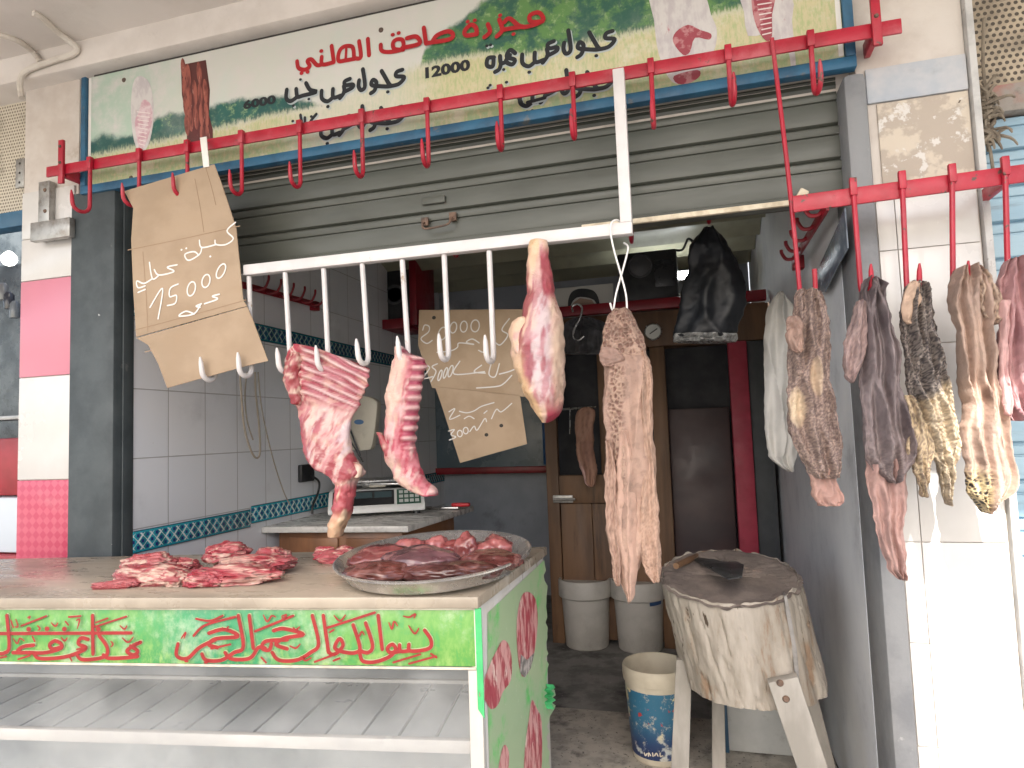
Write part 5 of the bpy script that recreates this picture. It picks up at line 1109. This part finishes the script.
def wallrack(pa, pb, X, hooks, lab, sgn, k=1):
    r = thing("wall_hook_rack", pa, lab, "hook rack")
    d = Vector((0, 0, .016)); mb = MB(); mb.slab([pa-d, pb-d, pb+d, pa+d], (-.008*sgn, 0, 0), .002); mb.build("bar", M_dred, r)
    for t in hooks:
        p = pa.lerp(pb, t); mb = MB(); mb.tube(catmull([p+Vector((0, 0, 0)), p+k*Vector((.02*sgn, 0, -.012)), p+k*Vector((.05*sgn, .01, -.005)), p+k*Vector((.07*sgn, .012, .03)), p+k*Vector((.072*sgn, .012, .055))], 5), [.006]*20+[.002], 8); mb.build("hook", M_dred, r)
    mb = MB(); mb.box(min(pb.x, pb.x-.04*sgn), max(pb.x, pb.x-.04*sgn), pb.y-.02, pb.y+.02, pb.z-.03, pb.z+.02, .004); mb.build("bracket", M_dred, r)
wallrack(PX(240, 284, -1.93), PX(318, 305, -1.93), -1.93, (.15, .3, .46, .61, .76, .9), "dark red rack of upturned hooks on the white tiled wall", 1)
wallrack(PX(826, 205, .37), PX(792, 262, .37), .37, (.1, .3, .5, .7, .88), "dark red rack of hooks on the right inner wall beside the drop rod", -1, .6)
# red wall shelf with black box
a, b, c2 = PY(364, 322, 4.0), PY(420, 333, 4.0), PY(364, 255, 4.0)
WS = thing("wall_shelf", (-1.9, 4.0, a.z), "dark red box shelf with a black recess fixed high in the left corner", "shelf")
mb = MB(); mb.box(a.x, a.x+.085, 3.98, 4.0, a.z, a.z+.5, .003); mb.build("side_board", M_dred, WS)
mb = MB(); mb.box(b.x-.06, b.x-.012, 3.98, 4.3, a.z-.05, a.z+.46, .003); mb.build("side_board", M_dred, WS)
mb = MB(); mb.box(a.x-.05, b.x-.065, 3.97, 4.3, a.z-.065, a.z-.002, .003); mb.build("bottom_board", M_dred, WS)
mb = MB(); mb.box(a.x+.09, b.x-.065, 4.06, 4.3, a.z, a.z+.35, .012); o = tag(mb.build("black_radio", M_black), "black radio box sitting in the red corner shelf", "radio")
mb = MB(); mb.lathe([(0, 0), (.05, 0), (.06, -.004), (.064, .004), (.07, .004), (.07, 0)], ((a.x+b.x)/2, 4.058, a.z+.18), 24, M=Matrix.Rotation(rad(90), 4, 'X')); mb.build("speaker_ring", mat("speaker grey", (.08, .08, .085), .5), o)
# inner hook bar
YH = 2.5
IH = thing("inner_hook_bar", (-.6, YH, H+.82), "dark red bar behind the shutter edge with red hooks peeping below it", "hook rail")
mb = MB(); mb.box(-1.97, .41, YH-.006, YH+.006, H+.80, H+.84, .002); mb.build("bar", M_dred, IH)
for x, y in ((317, 268), (383, 262), (457, 257), (632, 243), (709, 224)):
    e = PY(x, y, YH-.02); pts, rr = jhook((e.x, YH-.012, H+.83), e.z, .025, .05, R=.0075); mb = MB(); mb.tube(pts, rr, 10); mb.build("hook", M_redp, IH)
# red framed panel on the back wall
YB = 4.86
WN = thing("notice_board", PY(460, 472, YB), "blue-grey board in a dark red frame on the back wall behind the cards", "notice board")
p0, p1 = PY(372, 472, YB), PY(549, 345, YB)
mb = MB(); mb.box(p0.x, p1.x, YB, YB+.02, p0.z, p1.z); mb.build("board", mat("blue grey panel", (.10, .15, .19), .25, (.14, .19, .23), 2), WN)
for x0, x1, z0, z1 in ((p0.x, p1.x, p0.z-.03, p0.z+.02), (p0.x, p1.x, p1.z-.02, p1.z+.03)):
    mb = MB(); mb.box(x0-.03, x1+.03, YB-.03, YB-.001, z0, z1, .004); mb.build("frame_rail", M_dred, WN)
mb = MB(); mb.box(p1.x-.03, p1.x+.03, YB-.032, YB-.0015, p0.z+.021, p1.z-.021, .004); mb.build("frame_rail", M_dred, WN)
mb = MB(); mb.box(p1.x-.075, p1.x-.031, YB-.02, YB-.002, p0.z+.03, p1.z-.03, .003); mb.build("inner_strip", mat("blue strip", (.02, .10, .28), .4), WN)
# wooden cold room
YK = 3.9
CR = thing("wooden_cabinet", (-.23, YK, 0), "tall brown wooden cold cabinet with dark doorways and a red upright", "cabinet")
def kx(x, y=440): return PY(x, y, YK).x
def kz(y, x=650): return PY(x, y, YK).z
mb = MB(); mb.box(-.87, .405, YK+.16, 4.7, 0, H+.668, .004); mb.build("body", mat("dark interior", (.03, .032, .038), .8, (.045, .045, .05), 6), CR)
mb = MB(); mb.box(kx(550, 320), kx(760, 320)+.16, YK-.01, YK+.15, kz(347), H+.668, .006); mb.build("header_panel", M_wood_d, CR)
def stile(n, x0, x1, z0, z1, m, dy=0, d=.05): mb = MB(); mb.box(x0, x1, YK-.005+dy, YK+d, z0, z1, .005); return mb.build(n, m, CR)
stile("stile", kx(545), kx(557), 0, kz(347)-.002, M_wood_d); stile("stile", kx(654), kx(669), 0, kz(347)-.002, M_wood_d)
stile("door_rail", kx(557)+.002, kx(654)-.002, kz(503), kz(474), M_wood_d, .004)
for k in range(3):
    x0 = lerp(kx(557)+.003, kx(654)-.003, k/3); x1 = lerp(kx(557)+.003, kx(654)-.003, (k+1)/3); stile("door_plank", x0+.001, x1-.001, .03, kz(503)-.002, M_wood_d, .010)
stile("door_edge", kx(600), kx(609), kz(474)+.002, kz(347)-.004, M_wood_d, .012)
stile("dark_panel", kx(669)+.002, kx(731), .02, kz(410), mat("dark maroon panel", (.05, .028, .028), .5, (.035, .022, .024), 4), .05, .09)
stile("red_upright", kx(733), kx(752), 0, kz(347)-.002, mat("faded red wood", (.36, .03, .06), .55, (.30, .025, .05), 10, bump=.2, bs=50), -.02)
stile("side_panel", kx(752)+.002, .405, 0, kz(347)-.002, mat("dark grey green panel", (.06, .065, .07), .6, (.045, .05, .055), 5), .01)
mb = MB(); mb.box(-.88, .41, YK-.06, YK-.012, H+.675, H+.735, .005); mb.build("red_rail", M_dred, CR)
mb = MB(); mb.box(-.87, .405, YK+.0, 4.6, H+.668, H+.674); mb.build("top_board", M_wood_d, CR)
a = PY(563, 499, YK-.012); mb = MB(); mb.box(a.x-.06, a.x+.06, YK-.02, YK-.006, a.z-.022, a.z+.022, .003); mb.tube([a+Vector((-.055, -.018, .0)), a+Vector((.075, -.018, .0))], .008, 8); LT = mb.build("latch", M_steel, CR)
a = PY(653, 332, YK-.012); mb = MB(); Rx = Matrix.Rotation(rad(90), 4, 'X')
mb.lathe([(0, 0), (.050, 0), (.052, .012), (.046, .02), (.043, .014), (0, .014)], (a.x, YK-.011, a.z), 32, M=Rx); GA = tag(mb.build("gauge", M_chrome), "small round white thermometer gauge on the brown cabinet header", "gauge")
mb = MB(); mb.lathe([(0, 0), (.042, 0), (.042, .001), (0, .001)], (a.x, YK-.0255, a.z), 28, M=Rx); mb.build("dial_face", mat("gauge face", (.72, .72, .68), .4), GA)
mb = MB(); mb.tube([Vector((a.x-.018, YK-.029, a.z-.012)), Vector((a.x+.026, YK-.029, a.z+.016))], .003, 6); mb.build("needle", M_black, GA)
# on top of the cabinet
YT2 = 3.92; a, b = PY(619, 300, YT2), PY(676, 248, YT2)
SPK = tag(MB().box(a.x, b.x, YT2, YT2+.22, H+.675, b.z, .012).build("black_amplifier", M_black), "black speaker box standing on the red-edged cabinet top", "speaker")
c2 = PY(640, 266, YT2-.002); mb = MB(); mb.lathe([(0, .012), (.025, .012), (.06, -.002), (.066, .006), (.072, .002), (.072, -.004)], c2, 28, M=Rx); mb.build("speaker_cone", bpy.data.materials["speaker grey"], SPK)
mb = MB(); mb.box(b.x-.13, b.x-.02, YT2-.004, YT2-.0005, b.z-.22, b.z-.06, .002); mb.build("front_panel", mat("amp panel", (.035, .036, .04), .3), SPK)
mb = MB(); mb.tube(catmull([PY(674, 250, 3.96), PY(682, 250, 3.9), PY(686, 243, 3.88), PY(688, 239, 3.88), PY(692, 241, 3.88), PY(694, 248, 3.88), PY(693, 262, 3.9), PY(690, 285, 3.95)], 6), .007, 8); tag(mb.build("speaker_wire", M_black), "black wire curling up from the speaker box", "wire")
a, b = PY(553, 316, 3.88), PY(613, 283, 3.88)
PF = tag(MB().box(a.x, b.x, 3.88, 3.90, H+.6755, b.z, .004).build("framed_portrait", mat("photo paper", (.55, .54, .50), .4)), "pale framed portrait with dark hair standing half hidden behind the red rail", "picture")
mb = MB(); ppoly(mb, [(569, 310), (568, 302), (571, 293), (578, 289), (588, 289), (595, 292), (599, 300), (599, 310), (594, 300), (580, 297), (573, 301)], Vector((0, 3.88, H)), NS, .0015, sub=3); mb.build("hair", M_black, PF)
mb = MB(); ppoly(mb, [(572, 314), (573, 303), (580, 298), (592, 300), (596, 306), (596, 314)], Vector((0, 3.88, H)), NS, .0008); mb.build("face", mat("portrait skin", (.36, .25, .19), .5), PF)
# the lit tube behind the speaker box
a, b = PY(628, 279, 4.25), PY(696, 272.5, 4.25)
mt = bpy.data.materials.new("lit tube"); mt.use_nodes = True; pb_ = mt.node_tree.nodes["Principled BSDF"]; pb_.inputs['Emission Color'].default_value = (.93, .97, 1, 1); pb_.inputs['Emission Strength'].default_value = 10
TL = thing("tube_lamp", a, "lit white fluorescent tube glimpsed between the speaker box and the black bags", "lamp")
mb = MB(); mb.tube([a, b], .016, 12); mb.build("tube", mt, TL)
mb = MB(); mb.box(a.x-.03, b.x+.03, 4.29, 4.33, a.z-.03, a.z+.03, .004); mb.build("batten", M_white_pl, TL)
for e in (a, b): mb = MB(); mb.box(e.x-.012, e.x+.012, 4.22, 4.29, e.z-.022, e.z+.022, .003); mb.build("lamp_holder", M_white_pl, TL)
# hanging on the cabinet front
mb = MB(); loft(mb, [(318, 576, 592), (323, 566, 604), (331, 560, 608), (342, 558, 610), (350, 560, 608), (354, 566, 604)], 3.80, .03, n=48, sub=6, fold=(.02, 5, 1.3), jit=.02); tag(mb.build("dark_cloth", mat("dark cloth", (.055, .055, .06), .8, (.10, .10, .11), 9, sheen=.2)), "dark grey cloth bundle hanging below the framed portrait", "cloth")
mb = MB(); mb.tube(catmull([PY(x, y, 3.72) for x, y in ((573, 312), (572, 307), (577, 304), (582, 308), (580, 318), (574, 330), (574, 338), (579, 340), (584, 336))], 6), .006, 8); tag(mb.build("meat_hook", M_chrome), "bright steel double hook hanging in front of the dark cloth", "hook")
a = PY(548, 409, 3.84); mb = MB(); mb.tube([PY(552, 410, 3.84), PY(596, 407, 3.84)], .006, 8); mb.tube([PY(570, 409, 3.835), PY(570, 434, 3.835)], .004, 6); tag(mb.build("steel_rod", M_chrome), "thin steel rod fixed across the cabinet's dark doorway", "rod")
mb = MB(); loft(mb, [(407, 583, 591), (412, 577, 595), (425, 575, 594), (440, 576, 593), (455, 577, 595), (470, 581, 597), (482, 585, 596), (487, 589, 594)], 3.80, .025, n=40, sub=6, jit=.012, fold=(.008, 3, 1), colfn=tripe_col((.42, .25, .18), (.34, .19, .14), patches=[(lambda cu, v, p: sstep(-.5, -.7, cu)*sstep(.6, .75, v), (.62, .42, .40))])); tag(mb.build("dried_meat_strip", M_tripe, sharp=180, cols=True), "brown dried strip of meat hanging on the rod before the cabinet", "meat")
# black bags
M_bag = mat("black plastic bag", (.007, .008, .010), .45, (.012, .013, .016), 8, bump=.5, bs=24, coat=0, spec=.35)
mb = MB(); loft(mb, [(228, 703, 715), (234, 698, 720), (245, 693, 728), (258, 689, 737), (275, 685, 743), (295, 681, 745), (315, 677, 743), (332, 674, 738), (338, 673, 735)], 2.44, .045, n=80, sub=8, fold=(.008, 3, 2.1), jit=.008, disp=((.010, 9), (.003, 40))); BG = tag(mb.build("bin_bag", M_bag, sharp=180), "bunch of shiny black plastic bags hanging from a red hook before the cabinet", "bag")
mb = MB(); loft(mb, [(333, 675, 737), (338, 673, 737), (343, 673, 736)], 2.43, .047, n=70, sub=4, fold=(.010, 6, 2.1), jit=.008); mb.build("bag_hem", mat("clear bag hem", (.13, .13, .125), .25, (.22, .22, .21), 30, bump=.6, bs=60), BG)
# white apron and plastic on the right wall
mb = MB(); loft(mb, [(292, 777, 784), (300, 771, 791), (312, 767, 797), (340, 764, 800), (380, 764, 802), (420, 765, 801), (448, 767, 799), (458, 770, 798), (466, 779, 795), (472, 788, 794)], 2.62, .03, n=90, sub=8, fold=(.012, 3.4, 1.1), jit=.008, disp=((.004, 14),)); tag(mb.build("white_cloth", mat("white cloth", (.66, .64, .60), .9, (.56, .55, .52), 5, bump=.15, bs=60, dirt=(.36, .35, .34), ds=7, dlo=.6, dhi=.8)), "limp white cloth hanging by a corner beside the red upright", "cloth")
mb = MB(); mb.slab(PXl([(846, 208), (849, 248), (838, 268), (826, 292), (811, 293), (822, 262), (836, 232)], .405), (-.004, 0, 0), .001); tag(mb.build("plastic_sheet", mat("slate plastic", (.13, .16, .20), .16, (.22, .25, .29), 9, lo=.5, hi=.65, bump=.6, bs=22)), "folded slate-blue glossy plastic sheet against the right inner wall", "plastic sheet")
# ================================================================== CHOPPING BLOCK AND BUCKETS
YG = 2.26
T0, B0 = PY(728, 574, YG), PY(754, 684, YG+.02)
ax = (B0-T0); hL = ax.length; axd = ax.normalized()
M_log = mat("weathered log side", (.37, .335, .29), .9, (.27, .24, .20), 9, bump=1.0, bs=46, dirt=(.22, .15, .10), ds=9, dlo=.56, dhi=.66, dirt2=(.07, .05, .035), d2s=30, d2lo=.635, d2hi=.68, stretch=(1.3, 1.3, .30), voro=.35, vs=26)
M_logtop = mat("worn chopping surface", (.21, .175, .155), .75, (.14, .115, .105), 9, bump=.7, bs=60, dirt=(.30, .23, .19), ds=11, dlo=.58, dhi=.72)
CB = thing("chopping_block", (B0.x, B0.y, 0), "big pale tree-stump chopping block with dark worn top on plank legs", "chopping block")
e1 = Vector((1, 0, 0)); e2 = Vector((0, 1, 0))
def lp(a, t, r):
    n1 = noise.fractal(Vector((math.cos(a)*2.2, math.sin(a)*2.2, t*.7)), 1, 2, 3); n2 = noise.noise(Vector((math.cos(a)*11, math.sin(a)*11, t*1.6)))
    n3 = noise.fractal(Vector((math.cos(a)*9, math.sin(a)*9, t*3.5)), 1, 2, 4); cr = max(0, ridge(Vector((math.cos(a)*5, math.sin(a)*5, t*1.1)), 3)-.62)
    rr = r*(1+.04*n1)+(.003*n2+.0035*n3-.022*cr)*min(1, t*3+.3)
    dz = .235*.17*math.sin(a)*(1-t)                # top leans to the street
    return T0+axd*(hL*t)+e1*(rr*math.cos(a))+e2*(rr*math.sin(a))+Vector((0, 0, dz))
rows_ = [(t, lerp(.216, .214, t)*(1-.035*sstep(.1, 0, t))) for t in [0.0, .015, .04, .08]+[.11+.02*i for i in range(43)]+[.985]]
mb = MB(); N_ = 220
mb.loops([[lp(2*math.pi*k/N_, t+(.03*noise.noise(Vector((math.cos(2*math.pi*k/N_)*7, math.sin(2*math.pi*k/N_)*7, 2))) if i == 0 else 0), r) for k in range(N_)] for i, (t, r) in enumerate(rows_)], cap=False)
mb.add([lp(2*math.pi*k/N_, .99, .210) for k in range(N_)], [tuple(range(N_))]); TR_ = mb.build("trunk", M_log, CB, sharp=70)
mb = MB(); Ls_ = []
for i in range(14):
    f = 1-i/13*.999
    Ls_.append([lp(2*math.pi*k/N_, .005+(.05*(.5+noise.noise(Vector((math.cos(2*math.pi*k/N_)*6, math.sin(2*math.pi*k/N_)*6, 5)))) if i == 0 else 0), (.2155 if i == 0 else .2125*f)).lerp(T0, 0)+axd*(.012*(1-f)*-1 if False else .018*(1-f*f)+.004*noise.noise(Vector((k*.3, i*.8, 0)))-.004 if i else 0)+(Vector((math.cos(2*math.pi*k/N_), math.sin(2*math.pi*k/N_), 0))*.004 if i == 0 else Vector((0, 0, 0))) for k in range(N_)])
mb.loops(Ls_, cap=True); mb.build("chopping_surface", M_logtop, CB, sharp=70)
M_crack = mat("split in the wood", (.07, .05, .04), .9)
mb = MB(); mb.slab([PY(x, y, YG-.165) for x, y in ((784, 596), (787, 596), (790, 610), (797, 650), (800, 683), (796, 684), (791, 640), (786, 614))], (0, .05, 0), .001); mb.build("iron_strap", mat("grey strap", (.24, .23, .22), .6, (.16, .15, .14), 20, bump=.3, bs=60), CB)
M_plank = mat("pale plank", (.33, .31, .28), .8, (.24, .225, .20), 8, bump=.3, bs=50, dirt=(.34, .29, .24), ds=12, dlo=.62, dhi=.72, stretch=(1, 1, .3))
def plank(pts, Y, th, n): mb = MB(); mb.slab([PY(x, y, Y) for x, y in pts], (0, th, 0), .003); return mb.build(n, M_plank, CB)
def grow(p, q, z=.0):                                    # follow the plank's edge down to the floor
    a, b = p, q; t = (a.z-z)/(a.z-b.z); return a+(b-a)*t
def leg(pts, Y, th):
    P = [PY(x, y, Y) for x, y in pts]; P = [P[0], P[1], grow(P[1], P[2]), grow(P[0], P[3])]; mb = MB(); mb.slab(P, (0, th, 0), .003); return mb.build("leg", M_plank, CB)
lg = leg([(768, 683), (798, 677), (828, 768), (797, 768)], 2.03, .04)
for x, y in ((780, 683), (786, 699)):
    p = PY(x, y, 2.029); mb = MB(); mb.lathe([(0, .006), (.006, .006), (.009, .003), (.010, 0), (0, 0)], p, 12, M=Rx); mb.build("bolt", M_rust, lg)
leg([(676, 660), (692, 660), (689, 768), (671, 768)], 2.22, .05); leg([(712, 690), (724, 690), (726, 768), (712, 768)], 2.44, .04); leg([(800, 690), (816, 690), (836, 768), (818, 768)], 2.42, .04)
# cleaver
zc = T0+axd*-.0; cz = lp(-1.2, .0, .1); mb = MB()
P = [PZ(x, y, T0.z+.022) for x, y in ((690, 558), (714, 551), (744, 566), (742, 578), (728, 580))]
mb.slab(P, (0, 0, .004), .001); CV = tag(mb.build("cleaver", mat("dark steel", (.10, .105, .11), .35, (.06, .062, .066), 8, metal=.6)), "dark steel cleaver lying flat on the chopping block", "cleaver")
mb = MB(); a, b = PZ(697, 556, T0.z+.026), PZ(676, 566, T0.z+.030); mb.tube([a, a.lerp(b, .5), b], [.009, .011, .010], 10); mb.build("handle", M_wood_d, CV)
# crate behind the block
a, b = PY(717, 700, 2.72), PY(806, 700, 2.72)
CT = tag(MB().box(a.x, b.x, 2.72, 3.05, .006, .32, .012).build("storage_box", mat("grey white box", (.48, .49, .48), .55, (.40, .41, .40), 4, bump=.1, bs=30, dirt=(.28, .28, .27), ds=6)), "plain pale grey box on the floor behind the chopping block", "box")
mb = MB(); mb.box(a.x-.008, b.x+.008, 2.712, 3.058, .3205, .35, .006); mb.build("lid", bpy.data.materials["grey white box"], CT)
mb = MB(); mb.box(a.x+.02, a.x+.035, 2.70, 2.7195, .01, .30, .002); mb.build("blue_strip", mat("blue strip dark", (.03, .08, .14), .5), CT)
# buckets
M_pail = mat("grey white pail", (.42, .405, .37), .5, (.35, .335, .30), 5, bump=.1, bs=25, dirt=(.22, .215, .20), ds=6, dlo=.55, dhi=.75)
for (x, y), lab in (((584, 652), "lidded grey-white pail beside the counter, left of two lookalike pails"), ((639, 655), "lidded grey-white pail with a blue smear under its lid, behind the paint bucket")):
    p = PZ(x, y, 0); c = Vector((p.x, p.y+.13, 0)); R0 = thing("lidded_pail", c, lab, "pail", "lidded pails at the back")
    mb = MB(); mb.lathe([(0, .0), (.118, .0), (.124, .006), (.140, .30), (.140, .302), (0, .302)], c, 40); mb.build("body", M_pail, R0)
    mb = MB(); mb.lathe([(.141, .285), (.152, .285), (.156, .29), (.156, .375), (.150, .384), (.140, .382), (.136, .366), (0, .366)], c, 40); mb.build("lid", M_pail, R0)
    if x > 600:
        mb = MB(); mb.loops([[c+Vector((.1425*math.cos(rad(a)), .1425*math.sin(rad(a)), z)) for a in range(-60, -20, 5)] for z in (.262, .283)], cap=False, closed=False); mb.build("paint_smear", mat("blue smear", (.03, .07, .16), .5), R0)
p = PZ(655, 768, 0.006); c = Vector((p.x+.012, p.y+.10, .006))
PB = thing("paint_bucket", c, "open dirty cream paint bucket with blue printed label in front of the chopping block leg", "bucket")
M_cpail = mat("cream pail", (.60, .55, .44), .5, (.50, .45, .35), 6, bump=.2, bs=40, dirt=(.32, .26, .18), ds=9, dlo=.58, dhi=.72)
mb = MB(); mb.lathe([(0, .0), (.094, 0), (.099, .006), (.118, .285), (.124, .288), (.126, .31), (.126, .335), (.122, .342), (.117, .340), (.114, .32), (.094, .02), (0, .02)], c, 48); mb.build("body", M_cpail, PB)
q = NB("bucket label", .4); n1 = q.noise(14, 5); n2 = q.noise(40, 4)
cc = q.mix((.02, .04, .12), (.035, .15, .25), q.rng(q.z, .05, .19)); cc = q.mix(cc, (.55, .58, .55), q.math('MULTIPLY', q.rng(n1, .55, .62), q.rng(q.z, .21, .02))); cc = q.mix(cc, (.42, .05, .05), q.math('MULTIPLY', q.rng(n2, .60, .64), q.rng(q.math('ABSOLUTE', q.math('SUBTRACT', q.z, .18)), .035, .025))); cc = q.mix(cc, (.68, .60, .36), q.math('MULTIPLY', q.rng(n1, .60, .63), q.rng(q.z, .06, .14))); cc = q.mix(cc, (.45, .42, .36), q.rng(q.noise(26, 7, .8), .55, .63))
mb = MB(); mb.loops([[c+Vector(((.1008+.0187*t)*math.cos(2*math.pi*k/48), (.1008+.0187*t)*math.sin(2*math.pi*k/48), .006+.279*t)) for k in range(48)] for t in (.07, .3, .6, .93)], cap=False); mb.build("printed_label", q.fin(cc), PB)
mb = MB(); draw(mb, [[(90, 712), (94, 722), (100, 714)], [(105, 724), (106, 712), (113, 722)], [(120, 712), (122, 724)], [(128, 722), (134, 713), (140, 723)], [(148, 712), (149, 725), (157, 722)]], (620, 560), 3.69, Vector((0, c.y-.114, H)), NS, 4.5, .0); mb.build("label_lettering", M_trim, PB)
# ================================================================== SMALL FITTINGS OUTSIDE
M_cab = mat("painted cable", (.62, .57, .50), .8, (.52, .47, .41), 9, dirt=(.3, .25, .2), ds=14)
zc_ = H+1.493
def on_roof(x, y):
    p = PZ(x, y, zc_); return p if p.y < 1.82 else PY(x, y, 1.826)
mb = MB(); mb.tube(catmull([on_roof(x, y) for x, y in ((33, 13), (42, 18), (60, 34), (76, 47), (73, 54), (55, 60), (30, 69), (22, 76), (20, 86), (22, 98))], 6), .011, 8); tag(mb.build("ceiling_cable", M_cab), "whitewashed cable snaking over the ceiling above the checked pillar", "cable")
mb = MB(); mb.tube(catmull([on_roof(x, y) for x, y in ((-20, 30), (0, 35), (18, 41), (33, 52), (40, 62))], 6), .010, 8); tag(mb.build("ceiling_cable", M_cab), "shorter whitewashed cable entering from the far left edge of the ceiling", "cable")
p = PY(46, 190, 1.885); MBK = thing("wall_bracket", PY(50, 230, 1.89), "grey steel cross-shaped bracket bolted to the checked pillar", "bracket")
a, b = PY(41, 183, 1.88), PY(51, 240, 1.88); mb = MB(); mb.box(a.x, b.x, 1.87, 1.896, b.z, a.z, .002); mb.build("upright", M_steel, MBK)
a2, b2 = PY(34, 224, 1.86), PY(73, 237, 1.86); mb = MB(); mb.box(a2.x, b2.x, 1.845, 1.8695, b2.z, a2.z, .003); mb.build("arm", M_steel, MBK)
for y in (190, 211): mb = MB(); q_ = PY(45, y, 1.8695); mb.lathe([(0, .004), (.005, .004), (.008, 0), (0, 0)], q_, 10, M=Rx); mb.build("bolt", M_rust, MBK)
a, b = PY(17, 160, 1.93), PY(25, 187, 1.93); mb = MB(); mb.box(a.x, b.x, 1.925, 1.935, b.z, a.z, .001); PA = tag(mb.build("perforated_angle", M_steel), "short rusty perforated steel strip at the left pillar edge", "steel strip")
for k in range(3): mb = MB(); q_ = Vector(((a.x+b.x)/2, 1.9245, lerp(a.z, b.z, (k+.5)/3))); mb.lathe([(0, .0004), (.005, .0004), (.005, 0), (0, 0)], q_, 12, M=Rx); mb.build("hole", M_cav, PA)
# dusty rope clump on the right
random.seed(5); M_rope = mat("dusty rope", (.24, .20, .15), .95, (.15, .12, .09), 20, bump=.8, bs=90)
mb = MB(); ctr = catmull([PY(x, y, 1.93) for x, y in ((984, 18), (983, 60), (985, 90), (982, 105), (988, 120), (986, 138), (990, 150), (993, 170))], 6)
mb.tube(ctr, .004, 6)
for k in range(90):
    t = random.choice((.34, .42, .46, .5, .55, .6, .68, .72))+random.uniform(-.05, .05); p = Vector(ctr[int(t*(len(ctr)-1))]); d = Vector((random.gauss(0, .02), random.gauss(0, .014), random.gauss(0, .018)))
    mb.tube(catmull([p-d*.6+Vector((0, 0, .01)), p+Vector((random.gauss(0, .008), random.gauss(0, .006), 0)), p+d, p+d*1.3+Vector((0, 0, -.015))], 3), [.004, .0045, .005, .005, .005, .0045, .004, .003, .003, .002], 5)
tag(mb.build("rope_clump", M_rope), "dusty frayed rope clump dangling beside the right pillar before the blue shutter", "rope")
